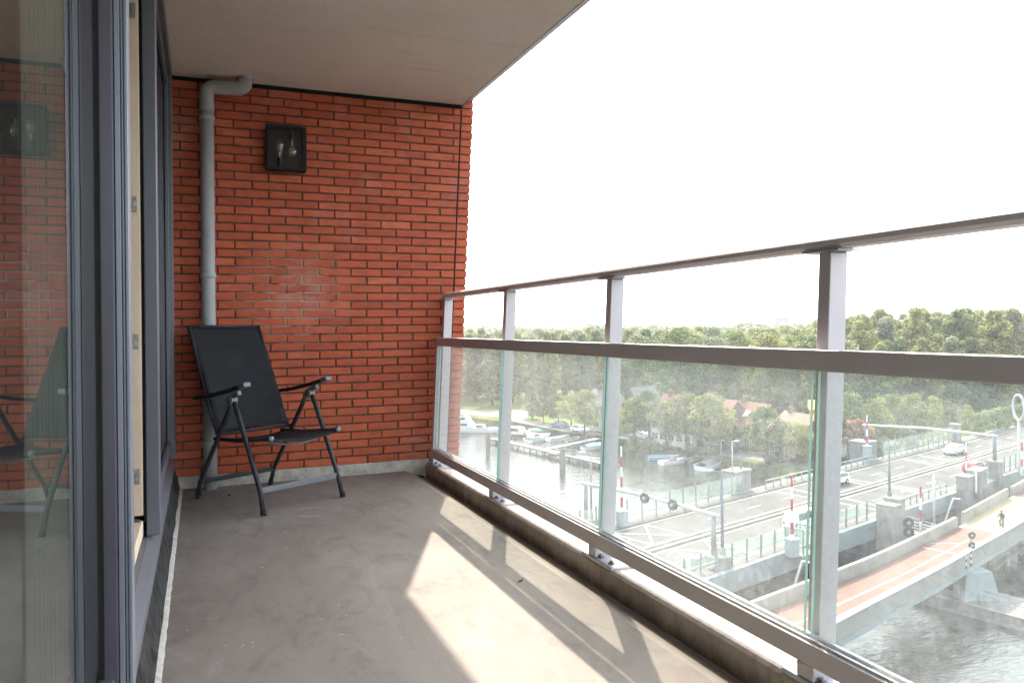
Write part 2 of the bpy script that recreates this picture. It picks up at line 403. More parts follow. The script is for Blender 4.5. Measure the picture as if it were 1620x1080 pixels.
# ------------------------------------------------------------------ glazed facade on the left
fac = empty('glazed_facade', (0, 0, 0), 'grey framed glass front of the flat with a doorway standing open', 'window front')
FX = -.16; PX = -.226
b = MB(); b.box(PX - .024, PX, -3.2, 2.08, .30, 2.80); b.build('window_pane', M['window_glass'], fac)
b = MB()
def vstrip(b, pts, z0=.25, z1=2.80): b.prism(pts, z0, z1)
vstrip(b, [(PX - .01, 2.068), (PX + .006, 2.068), (PX + .006, 2.0845), (PX - .01, 2.0845)]); b.build('glazing_seal', M['black_seal'], fac)
b = MB(); vstrip(b, [(-.37, 2.085), (-.190, 2.085), (-.190, 2.18), (-.37, 2.18)], .05); b.build('door_stile', M['frame_violet'], fac, bevel=.004)
b = MB(); vstrip(b, [(-.1885, 2.089), (-.176, 2.089), (-.176, 2.17), (-.1885, 2.17)], .05); 
vstrip(b, [(-.1745, 2.096), (-.169, 2.096), (-.169, 2.17), (-.1745, 2.17)], .05)
vstrip(b, [(-.1675, 2.092), (FX, 2.092), (FX, 2.17), (-.1675, 2.17)], .05)
b.build('stile_edge', M['alu_edge'], fac, bevel=.0015)
# wooden jamb with hinges
YJ = 3.46
b = MB(); vstrip(b, [(-.262, YJ), (-.222, YJ), (-.222, YJ + .06), (-.262, YJ + .06)], .33, 2.8); jw = b.build('door_jamb', M['wood'], fac, bevel=.003)
b = MB(); b.box(-.272, -.2635, YJ - .01, YJ + .05, .33, 2.8); b.build('jamb_gap_shade', M['black_seal'], fac)  # black strip stands in for the shaded gap on the jamb's room side
b = MB(); b.box(-.36, -.222, 2.17, YJ - .001, .25, .312); b.build('door_threshold', M['wood'], fac, bevel=.004)
b = MB(); b.box(-.2205, -.211, YJ + .012, YJ + .06, .30, 2.8); b.build('jamb_gap_shade', M['black_seal'], fac)  # shade of the gap between wood and grey frame, built as a black strip
for z in (2.37, 1.59, 1.035, .49):
    b = MB(); b.box(-.258, -.232, YJ - .010, YJ - .001, z - .03, z + .03)
    b.tube([(-.262, YJ - .012, z - .036), (-.262, YJ - .012, z + .036)], .006, 10)
    b.box(-.25, -.24, YJ - .016, YJ - .010, z - .012, z + .012)
    for dz in (-.02, .02): b.tube([(-.236, YJ - .014, z + dz), (-.236, YJ - .009, z + dz)], .004, 8)
    b.build('hinge', M['steel'], jw, bevel=.001)
b = MB(); b.tube([(-.235, YJ - .06, .325), (-.262, YJ - .10, .335), (-.29, YJ - .09, .33)], .006, 8); b.build('threshold_latch', M['black_metal'], fac)
# grey frame beside the doorway and beyond it the side window
b = MB(); vstrip(b, [(-.210, YJ), (FX, YJ), (FX, YJ + .11), (-.210, YJ + .11)], .245); b.build('frame_post', M['frame'], fac, bevel=.004)
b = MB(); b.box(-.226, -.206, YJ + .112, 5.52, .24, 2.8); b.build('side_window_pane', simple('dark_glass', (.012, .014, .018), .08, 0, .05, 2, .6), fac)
b = MB(); b.box(-.204, -.183, YJ + .1125, YJ + .18, .30, 2.72); b.box(-.204, -.183, 5.40, 5.47, .30, 2.72)
b.box(-.204, -.184, YJ + .181, 5.399, .30, .37); b.box(-.204, -.184, YJ + .181, 5.399, 2.65, 2.72); b.build('side_window_frame', M['frame'], fac, bevel=.003)
b = MB(); b.box(-.235, FX, 5.475, 5.60, .245, 2.8); b.build('frame_post', M['frame'], fac, bevel=.004)
b = MB(); b.box(-.232, FX + .002, YJ + .1125, 5.473, 2.722, 2.805); b.build('frame_head', M['frame'], fac, bevel=.004)
b = MB(); b.prism([(-.235, .15), (FX - .012, .15), (FX - .008, .155), (FX - .008, .192), (FX - .016, .206), (-.203, .242), (-.235, .244)], -3.2, 5.66, 'y')
b.build('window_sill', M['frame'], fac)
b = MB()
ns = 120
prev = None
for i in range(ns + 1):
    y = -3.2 + i * 8.9 / ns
    n1 = mn.noise(Vector((y * 4, 1, 0))) * .006; n2 = mn.noise(Vector((y * 6, 5, 0))) * .008
    row = [b.bm.verts.new((-.138 + n1, y, .001)), b.bm.verts.new((-.147 + n2 * .6, y, .05)), b.bm.verts.new((-.163 + n2, y, .11)), b.bm.verts.new((-.176, y, .17)), b.bm.verts.new((-.3, y, .17))]
    if prev:
        for a_, c_ in zip(range(4), range(1, 5)): b.bm.faces.new([prev[a_], row[a_], row[c_], prev[c_]])
    prev = row
b.build('bitumen_upstand', M['bitumen'], fac, smooth=True)
b = MB(); prev = None
for i in range(361):
    y = -3.2 + i * 8.9 / 360
    n1 = mn.noise(Vector((y * 9, 1, 0))) * .004; n2 = mn.noise(Vector((y * 14, 7, 0))) * .003
    row = [b.bm.verts.new((-.146 + n1, y, .012)), b.bm.verts.new((-.138 + n1, y, .010 + n2 * .5)), b.bm.verts.new((-.125 + n2, y, .0035)), b.bm.verts.new((-.121 + n2, y, .0))]
    if prev:
        for a_ in range(3): b.bm.faces.new([prev[a_], row[a_], row[a_ + 1], prev[a_ + 1]])
    prev = row
b.build('sealant_line', M['sealant'], fac, smooth=True)
b = MB(); b.box(-.20, -.168, 2.17, 5.7, 2.795, 2.8095); b.build('ceiling_seal', M['black_seal'], fac)
b = MB(); b.box(-.30, -.212, 2.17, YJ - .002, 2.70, 2.808); b.build('door_head', M['frame'], fac)
# room behind the glass
M['room'] = simple('room_wall', (.30, .32, .30), .9)
M['curtain'] = simple('curtain_cloth', (.27, .27, .25), .9)
b = MB(); b.box(-3.4, -3.2, -3.2, 6.1, .1, 2.85); b.box(-3.2, -.31, -3.4, -3.2, .1, 2.85); b.box(-3.2, -.31, 5.9, 6.1, .1, 2.85)
b.box(-3.2, -.31, -3.2, 5.9, 2.81, 2.9); b.box(-3.2, -.36, -3.2, 5.9, .1, .245)
b.build('room_interior', M['room'], fac)
b = MB(); prev = None
for i in range(61):
    y = 1.64 + i * .42 / 60; x = -.30 + .012 * math.sin(i * 1.1)
    row = [b.bm.verts.new((x, y, .28)), b.bm.verts.new((x, y, 2.78))]
    if prev: b.bm.faces.new([prev[0], row[0], row[1], prev[1]])
    prev = row
b.build('curtain', M['curtain'], fac, smooth=True)

# ------------------------------------------------------------------ downpipe
dp = empty('drain_pipe', (0, 0, 0), 'grey plastic drainpipe running down the brick wall beside the window', 'drainpipe')
pr = .044; px0, py0 = .053, 5.625
b = MB(); b.tube([(px0, py0, .0), (px0, py0, 2.56)], pr, 28); 
b.build('pipe', M['pipe'], dp, smooth=True)
b = MB()
pts = [(px0, py0, 2.56), (px0, py0, 2.66)]
for i in range(7):
    a = i / 6 * math.pi / 2; pts.append((px0 + .055 * (1 - math.cos(a)), py0, 2.675 + .055 * math.sin(a)))
pts += [(px0 + .20, py0 - .02, 2.73)]
for i in range(1, 7):
    a = i / 6 * math.pi / 2; pts.append((px0 + .20 + .05 * math.sin(a), py0 - .02, 2.73 + .05 * (1 - math.cos(a))))
pts += [(px0 + .25, py0 - .02, 2.812)]
b.tube(pts, pr + .003, 28); b.build('elbow', M['pipe'], dp, smooth=True)
b = MB(); b.lathe([(pr + .012, -.008), (pr + .014, 0), (pr + .008, .006)], 28, (px0 + .25, py0 - .02, 2.806)); b.build('ceiling_ring', M['galv'], dp, smooth=True)
for z in (2.50, 1.43, .29):
    b = MB(); b.lathe([(pr + .001, -.001), (pr + .006, .002), (pr + .006, .028), (pr + .001, .034)], 28, (px0, py0, z)); b.build('socket', M['pipe'], dp, smooth=True)

# ------------------------------------------------------------------ wall lamp
lx0, lx1, lz0, lz1, ly = .437, .708, 2.195, 2.505, 5.60
lamp = empty('wall_lamp', (0, 0, 0), 'square black wall lantern with two filament bulbs on the brick wall', 'wall lamp')
b = MB(); b.box(lx0 + .012, lx1 - .012, YW - .022, YW + .001, lz0 + .012, lz1 - .012); b.build('back_plate', M['black_metal'], lamp)
b = MB(); t_ = .017
for (x0, x1) in ((lx0, lx0 + t_), (lx1 - t_, lx1)):
    b.box(x0, x1, ly, ly + t_, lz0, lz1); b.box(x0, x1, YW - .04, YW - .023, lz0, lz1)
    b.box(x0, x1, ly + t_, YW - .04, lz0, lz0 + .012); b.box(x0, x1, ly + t_, YW - .04, lz1 - .012, lz1)
b.box(lx0 + t_, lx1 - t_, ly, ly + t_, lz0, lz0 + t_); b.box(lx0 + t_, lx1 - t_, ly, ly + t_, lz1 - t_, lz1)
b.box(lx0 + t_, lx1 - t_, YW - .04, YW - .023, lz0, lz0 + t_); b.box(lx0 + t_, lx1 - t_, YW - .04, YW - .023, lz1 - t_, lz1)
b.build('lamp_frame', M['black_metal'], lamp, bevel=.0015)
b = MB(); b.box(lx0 + t_, lx1 - t_, ly + t_, YW - .041, lz1 - .006, lz1 - .002); b.build('lamp_top', M['black_metal'], lamp)
b = MB(); b.box(lx0 + t_ - .002, lx1 - t_ + .002, ly + .006, ly + .009, lz0 + t_ - .002, lz1 - t_ + .002)
b.build('lamp_glass', M['lamp_glass'], lamp)
b = MB(); b.box(lx0 + .006, lx0 + .008, ly + t_, YW - .041, lz0 + .012, lz1 - .012); b.build('lamp_glass', M['lamp_glass'], lamp)
fil = simple('filament', (.75, .55, .3), .3, .3)
for bx, up in ((.53, 1), (.615, -1)):
    cz = 2.29 if up == 1 else 2.42
    b = MB(); b.tube([(bx, ly + .062, cz - .07 * up), (bx, ly + .062, cz)], .015, 16); so_ = b.build('bulb_socket', M['black_metal'], lamp, smooth=False)
    b = MB(); prof = [(.012, 0), (.014, .02), (.028, .06), (.034, .085), (.030, .108), (.015, .124), (.002, .128)]
    b.lathe([(r, z * up) for r, z in prof], 20, (bx, ly + .062, cz)); bl = b.build('bulb', M['bulb_glass'], lamp, smooth=True)
    b = MB(); b.tube([(bx, ly + .062, cz), (bx, ly + .062, cz + .04 * up)], .004, 8)
    pts = []
    for i in range(9):
        a = i / 9 * 6.28; pts.append((bx + .013 * math.cos(a), ly + .062 + .013 * math.sin(a), cz + (.055 if i % 2 else .100) * up))
    b.tube(pts, .0011, 5); b.build('filament', fil, bl)

# ------------------------------------------------------------------ railing
rail = empty('balcony_railing', (0, 0, 0), 'grey metal balcony railing with dusty glass panels and a thin handrail', 'railing')
def RX(x, z): return x + LEAN * z       # leaning outwards with height
YR0, YR1 = -1.6, 5.61
# long rails (outside face leans)
b = MB(); b.box(1.592, 1.642, YR0, YR1, .106, .168, LEAN); b.build('bottom_rail', M['rail'], rail, bevel=.003)
b = MB(); b.box(1.588, 1.640, YR0, YR1, .943, 1.004, LEAN); b.build('middle_rail', M['rail'], rail, bevel=.003)
b = MB(); b.box(1.595, 1.630, YR1 - .035, YR1 - .001, .1685, .9425, LEAN); b.build('end_stile', M['rail'], rail, bevel=.002)
b = MB(); b.box(1.630, 1.640, YR0, YR1 - .04, .1685, .178, LEAN); b.box(1.604, 1.610, YR0, YR1 - .04, .1685, .176, LEAN); b.build('glazing_channel', M['galv'], rail)
hz = 1.298
b = MB()
prof = [(1.640, 0), (1.694, 0), (1.700, .006), (1.702, .016), (1.698, .026), (1.688, .033), (1.665, .036), (1.645, .031), (1.637, .022), (1.635, .010)]
b.prism([(x + LEAN * hz, hz + z * 1.2) for x, z in prof], YR0, 5.64, 'y'); b.build('handrail', simple('handrail_paint', (.74, .70, .70), .4, .1, .05, 2, .4), rail, bevel=.001)
PYS = [5.60, 4.33, 3.045, 1.745, .455, -.835]
for y in PYS:
    b = MB(); b.box(1.648, 1.713, y, y + .048, .058, hz - .0075, LEAN)
    po = b.build('post', M['rail_post'], rail, bevel=.003)
    b = MB(); b.box(1.630, 1.712, y - .045, y + .10, hz - .007, hz - .001, LEAN); b.build('top_plate', M['galv'], po)
    b = MB(); b.box(1.592, 1.76, y - .19, y + .085, .0465, .062); b.build('base_plate', M['galv'], po, bevel=.003)
    b = MB()
    b.box(1.600, 1.646, y - .035, y + .03, .0625, .105); b.build('bracket', M['galv'], po, bevel=.002)
    for yy in (y - .135, y - .04):
        b = MB(); b.lathe([(.017, 0), (.017, .003), (.009, .003), (.009, .011), (.007, .013)], 6, (1.625, yy, .0622)); b.build('bolt', M['bolt'], po)
ge = [(5.565, 4.29), (4.262, 3.025), (2.997, 1.772), (1.745, .48), (.455, -.80), (-.83, -1.57)]
for ya, yb in ge:
    b = MB(); b.box(1.614, 1.624, yb, ya, .171, .9425, LEAN)
    g = b.build('glass_panel', [M['rail_glass'], M['glass_edge']], rail)
    for f in g.data.polygons:
        if abs(f.normal.y) > .9: f.material_index = 1

# ------------------------------------------------------------------ folding chair
th = R(31); CXY = Vector((.395, 5.16, 0))
chair = empty('folding_chair', CXY, 'dark reclining garden chair with black textile back standing by the brick wall', 'garden chair', rz=th - math.pi)
# local frame: +x = to the photo's left side of the chair, +y = forwards. (rotation maps local -x to world r, local y to f)
def V(s, f, z): return Vector((-s, f, z))    # s: side (photo right positive), f forward
def flatbar(b, pts, w, t, side=(1, 0, 0)):
    for p, q in zip(pts[:-1], pts[1:]): b.bar(p, q, w, t, side)
for sgn in (-1, 1):
    s_ = .29 * sgn
    # rear foot to pivot / front foot to pivot (flat oval tubes)
    b = MB(); b.tube([V(s_ * 1.02, .365, .0), V(s_, .33, .13), V(s_, .12, .56), V(s_, .075, .64)], .0145, 12); lg = b.build('front_leg', M['chair_frame'], chair, smooth=True)
    b = MB(); b.tube([V(s_ * 1.02, .366, -.001), V(s_ * 1.02, .362, .03)], .0175, 12); b.build('foot_cap', M['arm'], lg, smooth=True)
    b = MB(); b.tube([V(s_ * .94, -.365, .0), V(s_ * .95, -.33, .11), V(s_ * .95, -.02, .56), V(s_ * .95, .03, .64)], .0145, 12); lg = b.build('rear_leg', M['chair_frame'], chair, smooth=True)
    b = MB(); b.tube([V(s_ * .94, -.366, -.001), V(s_ * .94, -.355, .03)], .0175, 12); b.build('foot_cap', M['arm'], lg, smooth=True)
    b = MB(); b.tube([V(s_ - .022, .052, .652), V(s_ + .022, .052, .652)], .030, 20); pv = b.build('pivot', M['chair_grey'], chair, bevel=.004)
    b = MB(); b.tube([V(s_ - .026, .052, .652), V(s_ + .026, .052, .652)], .012, 12); b.build('pivot_screw', M['bolt'], pv)
    b = MB(); flatbar(b, [V(s_, .03, .665), V(s_, .13, .70)], .03, .03)
    b.build('arm_bracket', M['chair_grey'], chair, bevel=.006)
    # armrest
    b = MB(); A = [V(s_ * 1.04, -.33, .648), V(s_ * 1.06, -.15, .672), V(s_ * 1.06, .05, .712), V(s_ * 1.05, .17, .742)]
    for p, q in zip(A[:-1], A[1:]): b.bar(p, q + (q - p).normalized() * .002, .046, .022)
    ar = b.build('armrest', M['arm'], chair, bevel=.008, seg=3)
    b = MB(); b.bar(V(s_ * 1.05, .165, .741), V(s_ * 1.05, .232, .755), .052, .03); b.build('arm_end', M['chair_grey'], ar, bevel=.009, seg=3)
    # back rail
    b = MB(); b.tube([V(s_ * .9, -.47, 1.10), V(s_ * .9, -.40, .955), V(s_ * .9, -.27, .66), V(s_ * .9, -.15, .43)], .0125, 12); b.build('back_rail', M['chair_frame'], chair, smooth=True)
    # seat rail
    b = MB(); b.tube([V(s_ * .86, -.20, .395), V(s_ * .86, .05, .402), V(s_ * .86, .37, .438)], .0125, 12); sr = b.build('seat_rail', M['chair_frame'], chair, smooth=True)
    b = MB(); b.tube([V(s_ * .86, .368, .438), V(s_ * .86, .388, .440)], .0155, 14); b.build('rail_cap', M['chair_grey'], sr, smooth=True)
b = MB(); b.bar(V(-.285, .325, .135), V(.285, .325, .135), .010, .034); b.build('front_crossbar', M['chair_grey'], chair, bevel=.003)
b = MB(); b.bar(V(-.27, -.325, .115), V(.27, -.325, .115), .016, .03); b.build('rear_crossbar', M['chair_frame'], chair, bevel=.004)
b = MB(); b.tube([V(-.27, -.47, 1.10), V(.27, -.47, 1.10)], .011, 10); b.build('top_bar', M['chair_frame'], chair, smooth=True)
b = MB(); b.tube([V(-.28, -.13, .43), V(.28, -.13, .43)], .010, 10); b.build('hinge_bar', M['chair_frame'], chair, smooth=True)
b = MB(); pts = []
for i in range(13):
    u = i / 12 * 2 - 1; pts.append(V(.25 * u, .30, .425 - .05 * (1 - u * u)))
b.tube(pts, .008, 10); b.build('seat_brace', M['chair_grey'], chair, smooth=True)
def sling(name, path, w, sag, thick=.006):
    b = MB(); nx = 14; rows = []
    for p in path:
        row = []
        for i in range(nx + 1):
            u = i / nx * 2 - 1
            row.append(b.bm.verts.new(V(w * u, p[0] + sag[0] * (1 - u * u), p[1] + sag[1] * (1 - u * u))))
        rows.append(row)
    for r0, r1 in zip(rows[:-1], rows[1:]):
        for i in range(nx): b.bm.faces.new([r0[i], r0[i + 1], r1[i + 1], r1[i]])
    o = b.build(name, M['sling'], chair, smooth=True)
    m = o.modifiers.new('solid', 'SOLIDIFY'); m.thickness = thick; return o
path = []
for i in range(33):
    u = i / 32; f = -.475 + (.33) * u; z = 1.105 - .665 * u
    f += .012 * math.sin(u * math.pi) - .006 * abs(math.sin(u * math.pi * 4.0))
    path.append((f, z))
bk = sling('back_sling', path, .262, (-.02, 0))
seams = MB()
for k in (1, 2, 3):
    u = k / 4; f = -.475 + .33 * u + .012 * math.sin(u * math.pi) + .006; z = 1.105 - .665 * u
    pts = [V(.258 * v, f - .02 * (1 - v * v) + .001, z + .001) for v in [i / 10 * 2 - 1 for i in range(11)]]
    seams.tube(pts, .0022, 6)
seams.build('seam', M['arm'], bk)
sling('seat_sling', [(-.15 + .53 * i / 12, .402 + .04 * (i / 12) ** 1.5 + (.0 if i < 12 else -.012)) for i in range(13)], .252, (0, -.022))

# ------------------------------------------------------------------ small things on the floor
def debris(name, P, kind, sc, rz, label, cat, group=None):
    b = MB()
    if kind == 'leaf':
        vs = [b.bm.verts.new((x * sc, y * sc, z * sc)) for x, y, z in ((-1, 0, .1), (-.4, .35, .35), (.3, .3, .15), (1, .05, .5), (.35, -.3, .1), (-.4, -.4, .3), (0, 0, .0))]
        for i in range(6): b.bm.faces.new([vs[i], vs[(i + 1) % 6], vs[6]])
        b.tube([Vector((-1.0, 0, .1)) * sc, Vector((-1.5, .1, .35)) * sc], .05 * sc, 5)
    else:
        b.ball((0, 0, sc * .6), sc, (1, .8, .7), 2)
        for v in b.bm.verts: v.co += v.co.normalized() * sc * .25 * mn.noise(v.co * (2 / sc))
    o = b.build(name, M['leafdry'] if kind == 'leaf' else M['dirt'], None, smooth=kind != 'leaf'); o.location = P; o.rotation_euler = (0, 0, rz)
    return tag(o, label, cat, group)
M['leafdry'] = simple('dry_leaf', (.16, .10, .06), .8, 0, .3, 60)
M['dirt'] = simple('dirt', (.05, .042, .036), .9, 0, .3, 60)
debris('dry_leaf', at(824, 919, 0), 'leaf', .018, .6, 'curled brown leaf lying in the shadow band on the floor', 'dry leaf')
debris('pebble', at(461, 753, 0), 'ball', .032, .6, 'dark round lump lying on the floor against the wall foot', 'lump')
for i, (x, y) in enumerate(((352, 778), (362, 784), (300, 795), (474, 756), (446, 757), (280, 780), (378, 765))):
    debris('crumb', at(x, y, 0), 'ball' if i % 2 else 'leaf', rnd.uniform(.007, .013), rnd.uniform(0, 6), 'small dark crumb of dirt on the floor behind the chair', 'dirt crumb', 'dirt crumbs by the wall foot')
sp = MB(); sr = random.Random(4)
for (cx_, cy_, n_, sx_, sy_) in ((452, 846, 7, 22, 4), (495, 847, 14, 22, 12), (478, 868, 9, 30, 3), (400, 902, 3, 16, 6), (590, 851, 3, 16, 2), (380, 1020, 4, 26, 6), (300, 998, 2, 5, 4), (660, 1012, 3, 30, 4), (388, 1022, 2, 6, 5), (560, 1000, 3, 60, 40), (470, 960, 4, 80, 50), (640, 800, 5, 40, 12)):
    for _ in range(n_):
        P = at(cx_ + sr.uniform(-sx_, sx_), cy_ + sr.uniform(-sy_, sy_), 0); r_ = sr.uniform(.0012, .0046); e_ = sr.uniform(.6, 1.8); a0 = sr.uniform(0, 3)
        sp.bm.faces.new([sp.bm.verts.new((P.x + r_ * e_ * math.cos(a) * (1 + .3 * math.sin(3 * a + a0)), P.y + r_ * math.sin(a) * (1 + .3 * math.sin(2 * a + a0)), .0012)) for a in [k * math.pi / 5 for k in range(10)]])
sp.build('paint_specks', simple('paint_speck', (.50, .48, .455), .8), flo)
dr = MB(); P = at(668, 751, -.02)
dr.lathe([(.045, 0), (.05, .004), (.045, .006), (.02, .004)], 20, (1.49, 5.60, -.032)); d = dr.build('floor_drain', M['black_metal'], None, smooth=True); tag(d, 'small dark drain in the gutter at the foot of the brick wall', 'drain')
#EXTERIOR
# ================================================================== the view below
import numpy as np
ZW, ZL, ZD = -23.0, -21.4, -19.0          # water, land, bridge deck
# materials
t = NT('water'); p = t.pos()
n1 = t.noise(.55, 3, .6, t.scale(p, (.55, 1.3, 1), (0, 0, R(-20))), .6)
n2 = t.noise(2.4, 4, .65, t.scale(p, (.6, 1.3, 1), (0, 0, R(-30))), .4)
h = t.math('ADD', t.math('MULTIPLY', n1, .75), t.math('MULTIPLY', n2, .28))
depth = t.noise(.035, 3, .5, p)
col = t.ramp(depth, [(.35, (.022, .030, .028)), (.65, (.038, .040, .032))])
M['water'] = t.end(t.pbr(col, .06, 0, t.bump(h, 1.0, .16), .5, IOR=1.33))
t = NT('grass'); p = t.pos()
c = t.ramp(t.noise(.25, 6, .65, p), [(.3, (.085, .12, .030)), (.5, (.14, .17, .045)), (.7, (.22, .22, .075))])
c = t.mix(c, (.05, .075, .02), t.ramp(t.noise(2.0, 5, .7, p), [(.45, 0), (.75, .7)]))
M['grass'] = t.end(t.pbr(c, .95, 0, t.bump(t.noise(6, 4, .7, p), .8, .15), .1))
t = NT('bank'); p = t.pos()
c = t.ramp(t.noise(.9, 6, .7, p), [(.3, (.03, .032, .022)), (.5, (.07, .08, .035)), (.7, (.14, .13, .10))])
M['bank'] = t.end(t.pbr(c, .95, 0, t.bump(t.noise(2.5, 5, .8, p), 1.0, .4), .1))
M['gravel'] = simple('gravel', (.30, .265, .235), 1.0, 0, .12, 1.2, .0)
M['street'] = simple('street', (.22, .205, .19), 1.0, 0, .12, .8, .0)
t = NT('asphalt'); p = t.pos()
c = t.ramp(t.noise(.35, 6, .65, t.scale(p, (1, .35, 1), (0, 0, R(-17)))), [(.3, (.105, .102, .098)), (.7, (.155, .15, .143))])
c = t.mix(c, (.10, .095, .09), t.ramp(t.noise(1.6, 5, .7, t.scale(p, (.25, 2.0, 1), (0, 0, R(-17)))), [(.5, 0), (.75, .5)]))
M['asphalt'] = t.end(t.pbr(c, 1.0, 0, None, .0))
M['paint'] = simple('road_paint', (.55, .54, .52), 1.0, 0, .15, 3, .0)
M['kerbstone'] = simple('kerbstone', (.17, .155, .14), 1.0, 0, .15, 1.5, .0)
M['girder'] = simple('girder_paint', (.24, .275, .28), .6, 0, .1, .8)
t = NT('pier_concrete'); p = t.pos()
c = t.ramp(t.noise(.5, 6, .7, t.scale(p, (1, 1, .35))), [(.3, (.16, .15, .145)), (.7, (.30, .285, .27))])
c = t.mix(c, (.07, .068, .06), t.ramp(t.noise(1.6, 6, .7, t.scale(p, (1, 1, .25))), [(.5, 0), (.75, .7)]))
M['pier'] = t.end(t.pbr(c, .9, 0, t.bump(t.noise(3, 4, .7, p), .4, .05), .2))
M['pale_concrete'] = simple('pale_concrete', (.27, .26, .23), 1.0, 0, .15, .8, .0)
M['red_deck'] = simple('red_deck', (.215, .135, .11), 1.0, 0, .1, .8, .0)
M['cream_deck'] = simple('cream_deck', (.38, .30, .18), 1.0, 0, .06, .5, .0)
M['steel_post'] = simple('steel_post', (.24, .25, .25), .6, .2, .1, 2)
M['blue_post'] = simple('blue_post', (.14, .155, .19), .5, .2, .1, 2)
M['pale_post'] = simple('pale_post', (.42, .43, .45), .5, .1, .05, 2)
M['white_paint'] = simple('white_paint', (.66, .66, .65), .4, 0, .04, 2)
M['red_paint'] = simple('red_paint', (.36, .055, .05), .45, 0, .08, 2)
M['dark'] = simple('dark_trim', (.03, .03, .033), .5, 0, .1, 3)
M['cabinet'] = simple('cabinet', (.30, .33, .33), .6, 0, .06, 2)
M['wood_old'] = simple('old_timber', (.17, .15, .13), .9, 0, .35, 2.5)
M['dock'] = simple('dock_planks', (.42, .39, .35), .9, 0, .15, 2.0)
M['lens'] = simple('lamp_lens', (.10, .03, .02), .3, 0, .1, 3)
M['carglass'] = simple('car_glass', (.02, .025, .03), .08, 0, .1, 2, .8)
M['tyre'] = simple('tyre', (.02, .02, .02), .8)
M['rim'] = simple('rim', (.45, .45, .46), .35, .7)
def paint(name, col): return simple(name, col, .3, .1, .02, 1, .6)
M['bark'] = simple('bark', (.085, .070, .055), .95, 0, .35, 3)
def leafmat(name, a, b2, c3):
    t = NT(name)
    f = t.n('ShaderNodeAttribute', attribute_name='tint').outputs['Fac']
    oi = t.n('ShaderNodeObjectInfo').outputs['Random']
    f2 = t.math('ADD', f, t.math('MULTIPLY', t.math('SUBTRACT', oi, .5), .45))
    c = t.ramp(f2, [(.1, a), (.5, b2), (.95, c3)])
    d = t.n('ShaderNodeBsdfDiffuse', {'Color': c}).outputs[0]
    tc = t.mix(c, (1.0, 1.0, .25), .25, 'MULTIPLY')
    tl = t.n('ShaderNodeBsdfTranslucent', {'Color': c}).outputs[0]
    gl = t.n('ShaderNodeBsdfGlossy', {'Color': (1, 1, 1, 1), 'Roughness': .45}).outputs[0]
    m1 = t.n('ShaderNodeMixShader', {0: .42, 1: d, 2: tl}).outputs[0]
    m2 = t.n('ShaderNodeMixShader', {0: .02, 1: m1, 2: gl}).outputs[0]
    return t.end(m2)
M['leaf_green'] = leafmat('leaf_green', (.095, .125, .050), (.17, .22, .078), (.30, .34, .12))
M['leaf_olive'] = leafmat('leaf_olive', (.13, .145, .055), (.25, .265, .09), (.42, .41, .14))
M['leaf_grey'] = leafmat('leaf_grey', (.12, .14, .075), (.21, .235, .13), (.36, .38, .22))
M['leaf_rust'] = leafmat('leaf_rust', (.16, .12, .055), (.34, .20, .11), (.52, .30, .18))

# --- frames of reference
BA = R(17.2); BO = Vector((60, 66.4, 0)); BU = Vector((math.cos(BA), math.sin(BA), 0)); BN = Vector((-math.sin(BA), math.cos(BA), 0))
def BP(s, v, z=ZD): 
    P = BO + BU * s + BN * v; return Vector((P.x, P.y, z))
BM = Matrix.Translation(BO) @ Matrix.Rotation(BA, 4, 'Z')
def sheet(name, pts, z, mat, kind='structure'):
    b = MB(); b.bm.faces.new([b.bm.verts.new((p[0], p[1], z)) for p in pts]); bmesh.ops.triangulate(b.bm, faces=b.bm.faces)
    o = b.build(name, mat); o['kind'] = kind; return o

# --- water
b = MB(); 
for (x0, x1, y0, y1) in ((-600, 3900, -600, 3900),):
    b.bm.faces.new([b.bm.verts.new(v) for v in ((x0, y0, ZW), (x1, y0, ZW), (x1, y1, ZW), (x0, y1, ZW))])
b.build('water', M['water'], kind='structure')
# --- land beyond the harbour
shore = [Vector((-400, 420, ZW)), Vector((-60, 270, ZW)), Vector((30, 215, ZW))] + [at(x, y, ZW) for x, y in
         ((728, 671), (760, 676), (790, 679), (812, 679), (840, 681), (867, 683), (885, 688), (902, 693), (925, 695), (946, 697), (962, 705), (987, 712), (1015, 714), (1035, 716), (1058, 719), (1077, 723), (1098, 726), (1118, 731), (1143, 743), (1160, 748), (1180, 752), (1200, 756), (1218, 759))] + \
        [BP(16, 15, ZW), BP(24, 14, ZW), BP(33, 12, ZW), BP(35, 2, ZW), BP(35, -12, ZW), BP(52, -22, ZW), BP(90, -30, ZW), BP(300, -60, ZW)]
rows = []
n = len(shore)
b = MB(); prev = None
for i, P in enumerate(shore):
    a_ = shore[max(0, i - 1)]; c_ = shore[min(n - 1, i + 1)]; d = (c_ - a_).normalized(); inl = Vector((-d.y, d.x, 0))
    k = rnd.uniform(.75, 1.25)
    row = [P + Vector((0, 0, -.6)) - inl * .4, P, P + inl * 1.2 * k + Vector((0, 0, .75)), P + inl * 3.0 + Vector((0, 0, 1.6))]
    vs = [b.bm.verts.new(v) for v in row]; rows.append(row[-1])
    if prev:
        for j in range(3): b.bm.faces.new([prev[j], vs[j], vs[j + 1], prev[j + 1]])
    prev = vs
b.build('shore_bank', M['bank'], kind='structure', smooth=True)
b = MB(); prev = None
for i, P in enumerate(rows):
    a = R(115 - 115 * i / (n - 1)); dd = Vector((math.cos(a), math.sin(a), 0))
    vs = [b.bm.verts.new(P)] + [b.bm.verts.new(P + dd * L_) for L_ in (60, 300, 3000)]
    if prev:
        for j in range(3): b.bm.faces.new([prev[j], vs[j], vs[j + 1], prev[j + 1]])
    prev = vs
b.build('ground', M['grass'], kind='structure')
